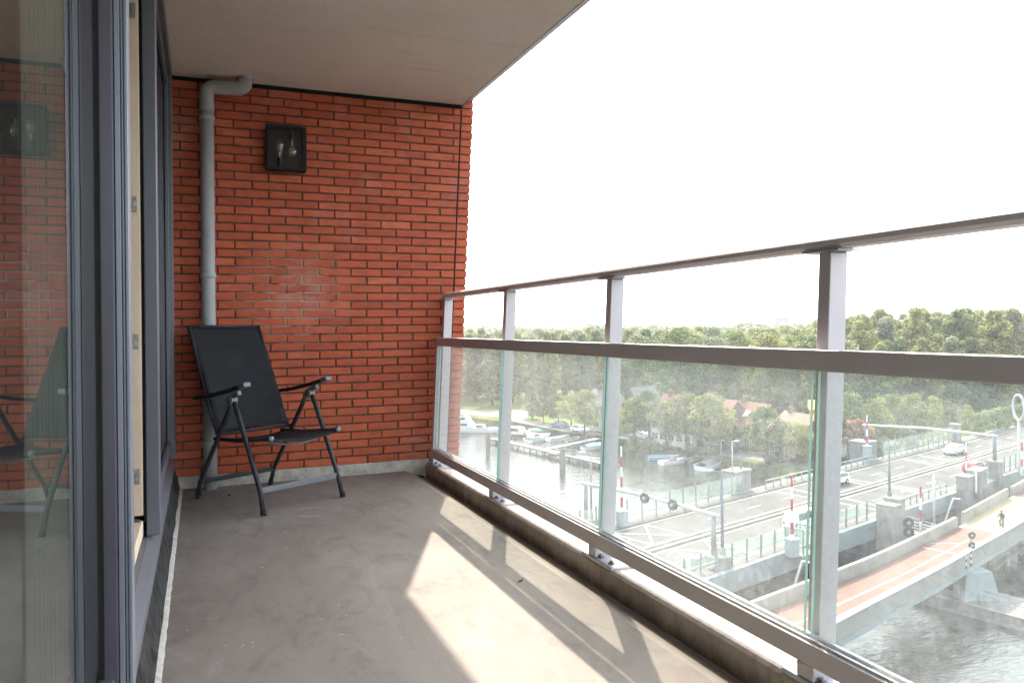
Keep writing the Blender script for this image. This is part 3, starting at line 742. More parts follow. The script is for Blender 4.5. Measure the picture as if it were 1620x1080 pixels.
stf = [at(x, y, ZL) for x, y in ((800, 660), (824, 664), (874, 671), (890, 674), (935, 678), (981, 684), (1040, 692), (1094, 700), (1170, 713.6), (1254, 728), (1300, 737))]
stn = [at(x, y, ZL) for x, y in ((800, 664), (824, 669), (865, 677), (890, 682), (935, 687), (981, 693), (1040, 702), (1086, 709), (1140, 720), (1212, 731), (1275, 742))]
b = MB(); prev = None
for p_, q_ in zip(stf, stn):
    vs = [b.bm.verts.new((p_.x, p_.y, ZL + .06)), b.bm.verts.new((q_.x, q_.y, ZL + .06)), b.bm.verts.new((q_.x, q_.y, ZL - .1))]
    if prev:
        for j in range(2): b.bm.faces.new([prev[j], vs[j], vs[j + 1], prev[j + 1]])
    prev = vs
b.build('street', M['street'], kind='structure')
stfar = [p_ + Vector((.12, .16, 0)) for p_ in stf[3:]]
b = MB(); prev = None
for p_ in stf[3:]:
    o_ = Vector((.80, .6, 0))
    vs = [b.bm.verts.new((p_.x, p_.y, ZL + .17)), b.bm.verts.new((p_.x + 2.0, p_.y + .9, ZL + .17)), b.bm.verts.new((p_.x, p_.y, ZL))]
    if prev: b.bm.faces.new([prev[0], vs[0], vs[1], prev[1]]); b.bm.faces.new([prev[0], vs[0], vs[2], prev[2]])
    prev = vs
b.build('pavement', M['gravel'], kind='structure')
sheet('gravel_square', [at(x, y, ZL) for x, y in ((700, 650), (729, 647), (750, 650), (775, 648.5), (810, 648), (832, 650), (839, 654), (834, 660), (826, 664), (813, 666), (800, 662), (775, 659), (750, 657), (729, 653), (700, 654))], ZL + .05, M['gravel'])

# ================================================================== road bridge
rb = empty('road_bridge', (0, 0, 0), 'wide concrete road bridge with two carriageways crossing the water', 'bridge')
S0, S1 = -75, 330
b = MB(); b.box(S0, S1, -8.0, 8.0, -20.3, ZD - .16, mat=BM); b.build('deck', M['girder'], rb)
b = MB(); b.box(S0, S1, -6.9, -.55, ZD - .159, ZD, mat=BM); b.box(S0, S1, .55, 6.6, ZD - .159, ZD, mat=BM); b.build('carriageway', M['asphalt'], rb)
b = MB(); b.box(S0, S1, -8.25, -6.91, ZD - .158, ZD + .14, mat=BM); b.box(S0, S1, 6.61, 8.2, ZD - .158, ZD + .14, mat=BM); b.build('edge_kerb', M['kerbstone'], rb)
b = MB(); b.box(S0, S1, -8.5, -8.0, -20.6, ZD + .18, mat=BM); b.box(S0, S1, 8.0, 8.5, -20.6, ZD + .18, mat=BM); b.build('edge_beam', M['girder'], rb)
b = MB(); b.box(S0, S1, -.54, -.28, ZD - .15, ZD + .17, mat=BM); b.box(S0, S1, .28, .54, ZD - .15, ZD + .17, mat=BM); b.build('median_kerb', M['pale_concrete'], rb)
b = MB(); b.box(S0, S1, -.27, .27, ZD - .15, ZD + .06, mat=BM); b.build('median_gutter', simple('median_soil', (.20, .16, .12), .95, 0, .4, .8), rb)
b = MB()
def stripe(b, s0, v0, s1, v1, wd, z=ZD + .006): 
    b.bar(BM @ Vector((s0, v0, z)), BM @ Vector((s1, v1, z)), wd, .008)
stripe(b, S0, -.95, S1, -.95, .16); stripe(b, S0, .95, S1, .95, .16); stripe(b, S0, -6.6, S1, -6.6, .14); stripe(b, S0, 6.3, S1, 6.3, .14)
for k in range(-24, 50):
    s_ = k * 7.0 + 3
    if not (-24 < s_ < -17): stripe(b, s_, 3.4, s_ + 2.6, 3.4, .14); stripe(b, s_ - .4, -3.8, s_ + 2.2, -3.8, .14)
for (a0, a1) in ((-22.5, -17.5),):
    for lo, hi in ((.95, 6.3), (-6.6, -.95)):
        stripe(b, a0, lo, a1, hi, .2); stripe(b, a0, hi, a1, lo, .2); stripe(b, a0, lo, a0, hi, .2, ZD + .010); stripe(b, a1, lo, a1, hi, .2, ZD + .010)
for s_ in (7.5, 17.5, 38, 43):
    stripe(b, s_, 1.0, s_ + 1.5, 6.3, .3, ZD + .012); stripe(b, s_, -6.5, s_ + 1.0, -1.0, .3, ZD + .012)
b.build('road_marking', M['paint'], rb)
b = MB()
for s_ in (5.6, 19.2):
    for v0, v1 in ((-6.9, -.56), (.56, 6.6)): b = MB(); b.box(s_, s_ + .35, v0, v1, ZD + .003, ZD + .016, mat=BM); b.build('expansion_joint', M['steel_post'], rb)
b = MB()
for s_ in (-48, 2.7, 23, 60, 100):
    for v in ((-6, -3), (3, 6)): b = MB(); b.box(s_ - 1.1, s_ + 1.1, v[0], v[1], ZW - 1, -20.31, mat=BM); b.build('bridge_pier', M['pier'], rb)

def screen(name, s0, s1, v, step, hh, label, lean=0.12, z0=ZD + .18, end=None):
    r = empty(name, BP(s0, v, z0), label, 'glass screen', rz=BA)
    L_ = s1 - s0; k = max(1, round(L_ / step)); st = L_ / k
    for i in range(k + 1):
        b = MB(); b.bar((i * st, 0, 0), (i * st, lean * (1 if v > 0 else -1) * hh * .2, hh), .10, .16, (0, 1, 0)); b.build('screen_post', M['steel_post'], r)
        if i < k:
            b = MB(); b.bar((i * st + .06, 0, .28 + (hh - .4) / 2), (i * st + st - .06, 0, .28 + (hh - .4) / 2), .02, hh - .42); b.build('glass_pane', M['screen_glass'], r)
    b = MB(); sg = -1 if v > 0 else 1
    for z_ in (.42, .75): b.bar((0, .16 * sg, z_), (L_, .16 * sg, z_), .07, .08)
    b.build('guard_rail', M['steel_post'], r)
    return r
screen('glass_screen', -52, 1.4, 7.6, 2.2, 2.3, 'long clear glass screen along the water side of the bridge by the harbour')
screen('glass_screen', 36.6, 61.5, 7.7, 1.95, 2.6, 'pale glass screen beyond the far bridge pier, upright panels close together')
screen('glass_screen', -52, .2, -7.7, 2.1, 1.9, 'near glass screen on the bridge edge left of the first grey bridge tower')
screen('glass_screen', 31.5, 75, -7.7, 2.1, 2.0, 'near glass screen past the pillar that carries the long sign arm')
screen('glass_screen', 24.4, 27.2, -9.5, 1.5, 1.7, 'short slanting glass screen on the low wall behind the second bridge tower', z0=-18.0)
screen('glass_screen', 24.5, 33.2, 11.5, 2.1, 2.2, 'pale glass screen set back to the left of the far bridge pier')
def guard(s0, s1, v, label, hh=1.0):
    r = empty('bridge_railing', BP(s0, v, ZD + .14), label, 'railing', rz=BA)
    k = round((s1 - s0) / 1.6); st = (s1 - s0) / k
    for i in range(k + 1):
        b = MB(); b.bar((i * st, 0, 0), (i * st, 0, hh), .12, .14, (0, 1, 0)); b.build('railing_post', M['steel_post'], r)
    b = MB()
    for z_ in (.5, hh): b.bar((0, 0, z_), (s1 - s0, 0, z_), .10, .10)
    b.build('rail_bar', M['cabinet'], r)
guard(5.8, 33.2, 7.4, 'steel guard railing along the far side of the lifting part of the bridge')
guard(5.4, 19.4, -7.7, 'steel guard railing on the near side between the two grey bridge towers')

def block(name, s0, s1, v0, v1, ztop, label, cat='bridge pier', group=None, slope=0.0, cap=True, mat='pier'):
    r = empty(name, BP((s0 + s1) / 2, (v0 + v1) / 2, ZW), label, cat, group, rz=BA)
    hs, hv = (s1 - s0) / 2, (v1 - v0) / 2; H_ = ztop - ZW
    b = MB(); b.prism([(-hs, -hv), (hs, -hv), (hs, hv), (-hs, hv)], -1.0, H_ - .18, 'z')
    for v_ in b.bm.verts:
        if v_.co.z > 0: v_.co.z += slope * v_.co.x
    b.build('tower_body', M[mat], r, bevel=.12)
    if cap:
        b = MB(); b.prism([(-hs - .1, -hv - .1), (hs + .1, -hv - .1), (hs + .1, hv + .1), (-hs - .1, hv + .1)], H_ - .178, H_, 'z')
        for v_ in b.bm.verts: v_.co.z += slope * v_.co.x
        b.build('tower_cap', M['pale_concrete'], r, bevel=.05)
    return r
block('bridge_tower', .3, 1.9, -10.4, -8.55, -17.0, 'dark concrete bridge tower below the tall dark pole, its left and lower block')
block('bridge_tower', 1.92, 3.3, -10.2, -8.55, -16.6, 'narrow concrete block with pale cap carrying the tall dark pole', mat='pier')
block('bridge_tower', 19.9, 21.9, -9.9, -8.55, -16.75, 'grey concrete bridge tower facing the water, nearest of the far pair', slope=.0)
block('bridge_tower', 21.95, 24.2, -10.4, -9.0, -16.2, 'taller grey concrete tower block with a sloping top behind the white gauge strip', slope=.06)
block('bridge_tower', 24.25, 27.2, -10.2, -9.0, -18.0, 'low dark concrete wall under the slanting glass screen')
block('bridge_pillar', 27.3, 28.7, -10.6, -9.2, -15.8, 'square concrete pillar carrying the end of the long sign arm', 'pillar')
block('bridge_tower', 1.2, 4.4, 8.5, 10.4, -16.4, 'brown concrete pier on the harbour side with a pale lamp mast on it')
block('bridge_tower', 33.4, 36.4, 8.5, 11.2, -16.2, 'broad brown concrete pier on the far side of the bridge beside the red leaved tree')
block('bridge_pillar', 62.0, 63.6, 7.2, 8.6, -16.0, 'small dark concrete pillar at the end of the far glass screen', 'pillar')
b = MB(); b.box(-.12, .12, -.05, .05, -2.2, .6); o = b.build('water_gauge', M['white_paint']); o.location = BP(21.6, -10.1, -16.6); tag(o, 'white gauge strip fixed upright on the concrete bridge tower', 'gauge')

def roundpier(P, r, ztop, label):
    b = MB(); b.lathe([(r, ZW - 1), (r, ztop - .35), (r + .06, ztop - .34), (r + .06, ztop - .02), (r - .1, ztop)], 20, (P.x, P.y, 0))
    o = b.build('round_pier', M['pier']); return tag(o, label, 'pier')
PR1 = at(1136, 876, -17.9); roundpier(PR1, 1.05, -17.9, 'stout round concrete pier carrying the near end of the signal gantry')
b = MB(); b.box(-.9, .2, -.3, .3, -3.2, .0); o = b.build('pier_ladder_box', M['cabinet']); o.location = PR1 + Vector((-1.4, .5, -.1)); o.rotation_euler.z = BA; tag(o, 'pale box fixed to the left side of the near round pier', 'box')
PR2 = at(932, 819, -18.4); roundpier(PR2, 1.0, -18.4, 'round concrete pier standing in the harbour water under the gantry far end')

def pole(name, P, ztop, r0, r1, mat, label, cat='lamp post', head=None, arm=None, group=None):
    r = empty(name, P, label, cat, group)
    H_ = ztop - P.z
    b = MB(); b.tube([(0, 0, 0), (0, 0, H_)], r0, 10, r1=r1); b.build('pole_shaft', M[mat], r, smooth=True)
    b = MB(); b.tube([(0, 0, 0), (0, 0, .5)], r0 * 1.6, 10); b.build('pole_base', M[mat], r)
    if arm:
        b = MB(); b.tube([(0, 0, H_ - .05), (arm[0], arm[1], H_ + arm[2])], r1 * .8, 8); b.build('lamp_arm', M[mat], r)
        b = MB(); b.ball((arm[0], arm[1], H_ + arm[2]), .32, (1.3, .7, .35), 2); b.build('lamp_head', M['pale_post'], r, smooth=True)
    if head:
        b = MB(); b.ball((0, 0, H_ + .1), .3, (1.2, 1.2, .5), 2); b.build('lamp_head', M['pale_post'], r, smooth=True)
    return r
pole('lamp_post', PR1 + Vector((.45, 0, 0)), hgt(1136.5, 747, PR1), .17, .08, 'blue_post', 'tall dark lamp post on the near round pier, its lamp reaching left', arm=(-1.0, .35, .15))
pole('lamp_post', PR2 + Vector((.3, .1, 0)), hgt(933, 717, PR2), .14, .07, 'steel_post', 'tall thin lamp post on the round pier in the harbour', arm=(-.8, .3, .1))
P = BP(2.7, -8.85, -16.6); pole('mast', P, hgt(1405, 703, P), .14, .09, 'blue_post', 'tall bare dark blue pole on top of the first near bridge tower', 'pole')
P = BP(1.6, 9.2, -16.4); pole('lamp_post', P, hgt(1185, 697, P), .10, .07, 'pale_post', 'pale lamp mast with two small heads on the harbour side pier', arm=(.5, -.2, .0))
P = BP(3.6, 9.4, -16.4); pole('mast', P, hgt(1204, 712, P), .11, .09, 'blue_post', 'short dark pole standing right of the pale lamp mast on the same pier', 'pole')
P = at(1478, 838, -20.6); pole('lamp_post', P, hgt(1478, 751, P), .13, .10, 'pale_post', 'pale post with a small side lamp rising beside the walkway railings', arm=(1.0, -.3, -1.6))

def gantry(P1, P2, z1, z2, label, sig=()):
    r = empty('gantry', P1, label, 'signal gantry')
    d = P2 - P1
    b = MB(); b.tube([(0, 0, 0), (0, 0, z1 - P1.z)], .24, 12, r1=.2); b.build('gantry_post', M['blue_post'] if not sig else M['steel_post'], r, smooth=True)
    b = MB(); b.tube([(d.x, d.y, P2.z - P1.z), (d.x, d.y, z2 - P1.z)], .24, 12, r1=.2); b.build('gantry_post', M['blue_post'] if not sig else M['steel_post'], r, smooth=True)
    a = Vector((0, 0, z1 - P1.z)); c = Vector((d.x, d.y, z2 - P1.z)); e = (c - a).normalized()
    b = MB(); b.tube([a - e * .6, a, a.lerp(c, .5) + Vector((0, 0, .25)), c, c + e * .4], .17, 10); b.build('gantry_arm', M['pale_post'], r, smooth=True)
    for u in sig:
        p_ = a.lerp(c, u) + Vector((0, 0, .12)); n_ = Vector((-BU.x, -BU.y, 0))
        b = MB(); b.tube([p_ + n_ * .2 + Vector((0, 0, .0)), p_ + n_ * .42], .48, 20); s_ = b.build('signal_board', M['dark'], r)
        b = MB(); b.tube([p_ + n_ * .43, p_ + n_ * .5], .16, 12); b.build('signal_lens', M['cabinet'], s_)
PG1 = PR1 + Vector((-.35, .1, 0)); PG2 = PR2 + Vector((-.35, 0, 0))
gantry(PG1, PG2, hgt(1133, 814, PG1), hgt(928, 765, PG2), 'long pale signal gantry spanning the road with two round black signals', (.26, .47))
PG3 = BP(35.3, 9.6, -16.2); PG4 = BP(28.0, -9.9, -15.8)
gantry(PG3, PG4, hgt(1389.5, 672, PG3), hgt(1578, 689, PG4), 'long pale arched arm between the brown pier and the square pillar')

def boom(P, ztop, label, lean=0.0, wt=True, box=True, r0=.13):
    r = empty('barrier_boom', P, label, 'barrier')
    H_ = ztop - P.z
    if box:
        b = MB(); b.box(-.45, .45, -.4, .4, 0, 1.5); b.build('barrier_box', M['cabinet'], r, bevel=.05)
        b = MB(); b.box(-.5, .5, -.45, .45, 1.502, 1.58); b.build('box_lid', M['pale_post'], r)
    b = MB(); k = max(4, int(H_ / 1.0)); z0 = .9 if box else 0
    for i in range(k):
        za = z0 + (H_ - z0) * i / k; zb = z0 + (H_ - z0) * (i + 1) / k
        b.tube([(lean * za, 0, za), (lean * zb, 0, zb - .002)], r0 * (1.15 - .5 * i / k), 8, mi=i % 2)
    b.build('boom_pole', [M['white_paint'], M['red_paint']], r)
    return r
P = at(984, 832, ZD + .15); boom(P, hgt(985, 706, P), 'raised red and white barrier boom at the bridge edge by the harbour screen')
P = BP(-16.5, -9.4, ZD + .1); boom(P, hgt(1190, 752, P), 'raised red and white barrier boom on the near bridge edge by the glass recess')
P = at(1372, 722, -18.0); boom(P, hgt(1371, 645, P), 'raised red and white barrier boom in front of the red leaved tree')
P = BP(24.5, -8.0, -18.9); boom(P, hgt(1552, 700, P), 'thin raised red and white boom behind the second near bridge tower', box=False, r0=.08)
P = at(1457, 842, -20.6); boom(P, hgt(1454, 769, P), 'raised red and white boom standing at the end of the walkway railings', box=False)
P = at(1617, 752, ZD); boom(P, hgt(1616, 700, P), 'red and white boom at the right edge beside the near glass screen', box=False)
# glass recess around the near barrier
r = empty('glass_booth', BP(-14.6, -8.9, ZD + .1), 'small glass windbreak bay beside the near barrier box', 'glass bay', rz=BA)
for x in (-.9, .9):
    b = MB(); b.box(x - .06, x + .06, -1.0, -.9, 0, 2.2); b.box(x - .06, x + .06, .7, .8, 0, 2.2); b.box(x - .06, x + .06, -.899, .699, 2.08, 2.2); b.build('bay_frame', M['steel_post'], r)
    b = MB(); b.box(x - .01, x + .01, -.89, .69, .2, 2.06); b.build('glass_pane', M['screen_glass'], r)
b = MB(); b.box(-1.2, 1.2, -1.1, 1.0, -.25, -.02); b.build('bay_floor', M['pale_concrete'], r)
# ring on a pole
P = BP(38.5, -9.2, ZW); zc = hgt(1550, 645, P)
r = empty('ring_sign', P, 'large white upright ring on top of a white post beyond the bridge towers', 'ring sign', rz=R(62))
b = MB(); b.tube([(0, 0, 0), (0, 0, zc - P.z - 1.65)], .16, 10); b.build('post', M['pale_post'], r, smooth=True)
b = MB(); b.tube([(0, .0, 5.2), (-1.6, 0, 5.0), (-3.0, 0, 5.0)], .1, 8); b.build('bracket', M['pale_post'], r)
b = MB(); nn = 28; 
pts = [(1.35 * math.cos(2 * math.pi * i / nn), 0, zc - P.z + 1.65 * math.sin(2 * math.pi * i / nn)) for i in range(nn + 1)]
b.tube(pts, .17, 8, cap=False); b.build('ring', M['pale_post'], r, smooth=True)

# --- walkway with railings between tower and cycle bridge
WA = at(1404, 829, -20.6); WB = at(1500, 858, -20.6)
r = empty('jetty_walkway', WA, 'pale steel walkway with bar railings running out from the first bridge tower', 'walkway')
d = WB - WA; e = d.normalized(); sd_ = Vector((-e.y, e.x, 0))
b = MB(); b.bar((0, 0, 0), d, 1.3, .2); b.build('walkway_deck', M['pale_concrete'], r)
for sgn in (-1, 1):
    b = MB()
    for z_ in (.35, .65, .95, 1.25): b.bar(sd_ * .62 * sgn + Vector((0, 0, z_)), d + sd_ * .62 * sgn + Vector((0, 0, z_)), .05, .06)
    k = 6
    for i in range(k + 1): b.bar(sd_ * .62 * sgn + d * (i / k), sd_ * .62 * sgn + d * (i / k) + Vector((0, 0, 1.27)), .06, .06, (1, 0, 0))
    b.build('walkway_railing', M['pale_post'], r)
b = MB()
for u in (.15, .85): b.tube([d * u - Vector((0, 0, 3.2)), d * u - Vector((0, 0, .1))], .18, 10)
b.build('walkway_pile', M['wood_old'], r)
def signal(P, ztop, n, label, zs):
    r = empty('ship_signal', P, label, 'signal')
    b = MB(); b.tube([(0, 0, 0), (0, 0, ztop - P.z)], .09, 8); b.build('signal_pole', M['steel_post'], r)
    for z_ in zs:
        b = MB(); b.tube([(-.12, -.18, z_ - P.z), (-.16, -.28, z_ - P.z)], .52, 18); o = b.build('signal_board', M['dark'], r)
        b = MB(); b.tube([(-.165, -.285, z_ - P.z), (-.185, -.33, z_ - P.z)], .17, 12); b.build('signal_lens', M['cabinet'], o)
P = at(1436, 862, -20.6); signal(P, hgt(1437, 822, P), 2, 'pair of round black ship signals one above the other by the walkway', [hgt(1440, 825, P), hgt(1437, 840, P)])

# ================================================================== cycle bridge
cb = empty('cycle_bridge', (0, 0, 0), 'narrow cycle and foot bridge with red deck and pale side walls', 'bridge')
Lp = [at(x, y, ZD) for x, y in ((1200, 972), (1387, 898), (1513, 835), (1616, 776))]
Rp = [at(x, y, ZD + .95) for x, y in ((1326, 976), (1475, 898), (1565, 850), (1620, 818))]
for p_ in Rp: p_.z = ZD
Rp[0] = Rp[0]
def ext(a, b_, L_): return a + (a - b_).normalized() * L_
Lp = [ext(Lp[0], Lp[1], 30)] + Lp + [ext(Lp[-1], Lp[-2], 30)]; Rp = [ext(Rp[0], Rp[1], 30)] + Rp + [ext(Rp[-1], Rp[-2], 40)]
def resamp(P, k):
    d = [0]
    for a, c in zip(P[:-1], P[1:]): d.append(d[-1] + (c - a).length)
    out = []
    for i in range(k + 1):
        x = d[-1] * i / k
        for j in range(len(P) - 1):
            if x <= d[j + 1] + 1e-6:
                out.append(P[j].lerp(P[j + 1], (x - d[j]) / (d[j + 1] - d[j]))); break
    for _ in range(6):
        out = [out[0]] + [(out[i - 1] + out[i] * 2 + out[i + 1]) / 4 for i in range(1, len(out) - 1)] + [out[-1]]
    return out
KK = 60; LL = resamp(Lp, KK); RR_ = resamp(Rp, KK)
# nearest-point pairing keeps the cross-sections square
RRn = [min(RR_, key=lambda q_: (q_ - a).length) for a in LL]
CB = []
Rline = RR_
for i, a in enumerate(LL):
    d = (LL[min(i + 1, KK)] - LL[max(i - 1, 0)]).normalized(); nrm = Vector((d.y, -d.x, 0))
    wd = 4.6
    best = min(Rline, key=lambda q_: abs((q_ - a).dot(d))); wd = (best - a).dot(nrm)
    CB.append((a, nrm, max(3.5, min(6.5, wd)), d))
ws = [c[2] for c in CB]
for _ in range(10): ws = [ws[0]] + [(ws[i - 1] + ws[i] + ws[i + 1]) / 3 for i in range(1, KK)] + [ws[-1]]
def sweep(b, i0, i1, sec, mi=0):
    """sec(i, w) -> list of (offset, z)"""
    prev = None
    for i in range(i0, i1 + 1):
        a, nrm, _, d = CB[i]
        vs = [b.bm.verts.new(a + nrm * o_ + Vector((0, 0, z_))) for o_, z_ in sec(i, ws[i])]
        if prev:
            for j in range(len(vs)): b.bm.faces.new([prev[j], vs[j], vs[(j + 1) % len(vs)], prev[(j + 1) % len(vs)]]).material_index = mi
        else: b.bm.faces.new(vs)
        prev = vs
    b.bm.faces.new(prev[::-1])
def idx(px, py): 
    P = at(px, py, ZD); return min(range(KK + 1), key=lambda i: (CB[i][0] - P).length)
ia, ib = idx(1513, 835), idx(1600, 785)
for nm, i0, i1, mt in (('red_deck', 0, ia, 'red_deck'), ('cream_deck', ia, ib, 'cream_deck'), ('red_deck', ib, KK, 'red_deck')):
    b = MB(); sweep(b, i0, i1, lambda i, w: [(.0, 0), (w, 0), (w, -.3), (.0, -.3)]); b.build(nm, M[mt], cb)
b = MB(); sweep(b, 0, ia, lambda i, w: [(-.35, -.5), (-.001, -.5), (-.001, .85), (-.02, .98), (-.35, .98)]); sweep(b, ia + 1, ib - 1, lambda i, w: [(-.3, -.6), (-.001, -.6), (-.001, 1.1), (-.3, 1.1)]); sweep(b, ib, KK, lambda i, w: [(-.35, -.5), (-.001, -.5), (-.001, .98), (-.35, .98)])
b.build('side_wall', M['pale_concrete'], cb)
b = MB(); sweep(b, 0, KK, lambda i, w: [(w + .001, -.35), (w + .30, -.35), (w + .34, .90), (w + .001, .90)]); b.build('side_wall', M['pale_concrete'], cb)
b = MB(); sweep(b, 0, KK, lambda i, w: [(w + .10, -.70), (w + .46, -.70), (w + .46, -.355), (w + .10, -.355)]); b.build('edge_girder', M['girder'], cb)
b = MB(); sweep(b, 0, KK, lambda i, w: [(w - .06, .905), (w + .38, .905), (w + .38, .98), (w - .06, .98)]); sweep(b, 0, KK, lambda i, w: [(-.40, 1.105), (.04, 1.105), (.04, 1.15), (-.40, 1.15)]) if False else None
b.build('wall_coping', M['white_paint'], cb)
b = MB(); sweep(b, 0, KK, lambda i, w: [(.2, -.31), (w - .2, -.31), (w - .8, -.74), (.8, -.74)]); b.build('bridge_beam', M['girder'], cb)
b = MB()
sweep(b, 0, ia - 2, lambda i, w: [(w * .5 - .07, .004), (w * .5 + .07, .004), (w * .5 + .07, .008), (w * .5 - .07, .008)])
sweep(b, 0, ia, lambda i, w: [(w - .35, .004), (w - .22, .004), (w - .22, .008), (w - .35, .008)])
def cbp(i, o_, z_=.0): a, nrm, _, d = CB[i]; return a + nrm * o_ + Vector((0, 0, z_))
b.bar(cbp(ia - 4, .3, .012), cbp(ia - 3, ws[ia] * .5, .012), .10, .01); b.bar(cbp(ia - 2, ws[ia] * .5, .018), cbp(ia - 4, ws[ia] - .4, .018), .10, .01)
b.bar(cbp(ia - 5, .3, .024), cbp(ia - 5, ws[ia] - .3, .024), .2, .01)
b.build('deck_marking', M['paint'], cb)
b = MB(); b.bar(cbp(ia, .05, .03), cbp(ia, ws[ia] - .05, .03), .2, .03); b.bar(cbp(ib, .05, .03), cbp(ib, ws[ib] - .05, .03), .2, .03); b.build('deck_joint', M['steel_post'], cb)
ZB = -22.2
# bridge pier, flaring to its foot, on the stone landing
pA = at(1525, 953, ZB); pB = at(1584, 951, ZB)
b = MB(); d = (pB - pA); nn_ = Vector((-d.y, d.x, 0)).normalized()
if nn_.y < 0: nn_ = -nn_
bot = [pA, pB, pB + nn_ * 1.6, pA + nn_ * 1.6]
tp = [pA + d * .10 + nn_ * .1, pA + d * .80 + nn_ * .1, pA + d * .80 + nn_ * 1.4, pA + d * .10 + nn_ * 1.4]
vb = [b.bm.verts.new(v) for v in bot]; vt = [b.bm.verts.new((v.x, v.y, ZD - .72)) for v in tp]
b.bm.faces.new(vb[::-1]); b.bm.faces.new(vt)
for i in range(4): b.bm.faces.new([vb[i], vb[(i + 1) % 4], vt[(i + 1) % 4], vt[i]])
b.build('bridge_pier', M['girder'], cb, bevel=.08)
for k_, off in ((14, 0), (44, 0), (54, 0)):
    P = cbp(k_, ws[k_] * .5); b = MB(); b.lathe([(1.2, ZW - 1 - ZD), (.8, -1.2)], 16, (P.x, P.y, ZD)); b.build('bridge_pier', M['girder'], cb)
# stone landing
q1 = at(1430, 929, ZB); q2 = at(1600, 974, ZB); q3 = at(1700, 1000, ZB); bk_ = Vector((.55, .83, 0)) * 7
ld = empty('stone_landing', q1, 'low concrete landing in the water at the foot of the cycle bridge pier', 'landing')
b = MB(); b.prism([(v.x - q1.x, v.y - q1.y) for v in (q1, q3, q3 + bk_, q1 + bk_)], ZW - 1 - q1.z, -.0, 'z'); b.build('landing_wall', M['pier'], ld, bevel=.05)
b = MB(); o1 = -Vector((.55, .83, 0)) * .5; b.bar(o1 + Vector((0, 0, -.72)), q3 - q1 + o1 + Vector((0, 0, -.72)), .5, .2); b.build('fender_beam', M['pier'], ld)
b = MB(); b.bar((0, 0, .05) , q3 - q1 + Vector((0, 0, .05)), .35, .09); b.build('landing_edge', M['pale_concrete'], ld)
b = MB()
o2 = Vector((.55, .83, 0)) * 1.3
for z_ in (.5, .95): b.tube([o2 + Vector((1.5, -1, z_)), q3 - q1 + o2 + Vector((0, 0, z_))], .03, 6)
for i in range(9): c_ = (q3 - q1) * (i / 9) + o2 + Vector((1.5, -1, 0)); b.tube([c_, c_ + Vector((0, 0, .97))], .035, 6)
b.build('landing_railing', M['steel_post'], ld)
b = MB()
P = at(1502, 931, ZB)
r = empty('mooring_post', P, 'dark leaning capstan post standing on the sunlit landing', 'mooring post')
b.lathe([(.35, 0), (.3, .4), (.42, .55), (.1, .7)], 12); b.build('bollard', M['dark'], r, smooth=True)
b = MB(); b.tube([(0, 0, .5), (.3, -.1, 1.9)], .05, 8); b.build('lever', M['steel_post'], r)
# timber fendering right
fd = empty('timber_fender', at(1590, 900, ZW), 'dark timber fender frame with cross beams in the water beyond the bridge pier', 'fender')
o_ = fd.location.copy(); dd_ = Vector((.93, .36, 0))
b = MB()
for z_ in (.9, 1.7, 2.5): b.bar(-dd_ * 4 + Vector((0, 0, z_)), dd_ * 16 + Vector((0, 0, z_)), .3, .3)
b.build('fender_beam', M['wood_old'], fd)
for i in range(8):
    b = MB(); b.tube([-dd_ * 4 + dd_ * i * 2.6 + Vector((0, .35, -1)), -dd_ * 4 + dd_ * i * 2.6 + Vector((0, .35, 3.1))], .2, 8); b.build('fender_pile', M['wood_old'], fd)
# signals and marker posts on the near side of the cycle bridge
P = at(1536, 884, ZD + .0); P.z = ZD - .9
r = empty('ship_signal', P, 'pair of round black ship signals on the near wall of the cycle bridge', 'signal')
zt = hgt(1533, 845, P) - P.z; zt2 = hgt(1533, 861, P) - P.z
b = MB(); b.tube([(0, 0, 0), (0, 0, zt)], .07, 8); b.build('signal_pole', M['steel_post'], r)
for z_ in (zt, zt2):
    b = MB(); b.tube([(-.1, -.15, z_), (-.14, -.24, z_)], .30, 18); o = b.build('signal_board', M['dark'], r)
    b = MB(); b.tube([(-.145, -.25, z_), (-.16, -.28, z_)], .1, 12); b.build('signal_lens', M['cabinet'], o)
for k_, (px, py, pt) in enumerate(((1528, 893, 868), (1536, 889, 866))):
    P = at(px, py, ZD); P.z = ZD; b = MB()
    H_ = hgt(px, pt, P) - ZD
    for i in range(6): b.tube([(0, 0, -.3 + (H_ + .3) * i / 6), (0, 0, -.302 + (H_ + .3) * (i + 1) / 6)], .08, 8, mi=i % 2)
    o = b.build('marker_post', [M['dark'], M['white_paint']]); o.location = P
    tag(o, ('left' if k_ == 0 else 'right') + ' one of the two black and white banded posts on the near bridge edge', 'marker post')
def bentlamp(px, py, tx, ty, ex, ey, z, label):
    P = at(px, py, z); r = empty('lamp_post', P, label, 'lamp post')
    fwd = Vector((math.sin(YAW), math.cos(YAW), 0)); dep = P.dot(fwd)
    def onp(x, y):
        a = ray(x, y); t_ = dep / a.dot(fwd); return Vector((a.x * t_, a.y * t_, CAMH + a.z * t_)) - P
    T = onp(tx, ty); E_ = onp(ex, ey)
    b = MB(); b.tube([(0, 0, 0), T * .98, T, T + (E_ - T) * .1], .09, 8, r1=.06); b.build('pole_shaft', M['pale_post'], r, smooth=True)
    b = MB(); b.bar(T, E_, .22, .1); b.build('lamp_head', M['pale_post'], r)
bentlamp(1495, 824, 1508, 788, 1519, 789, ZD + .9, 'white leaning lamp post on the far wall of the cycle bridge near the yellow deck')
bentlamp(1255, 931, 1269, 887, 1280, 889, ZD + .6, 'white leaning lamp post on the far wall of the cycle bridge at its near end')

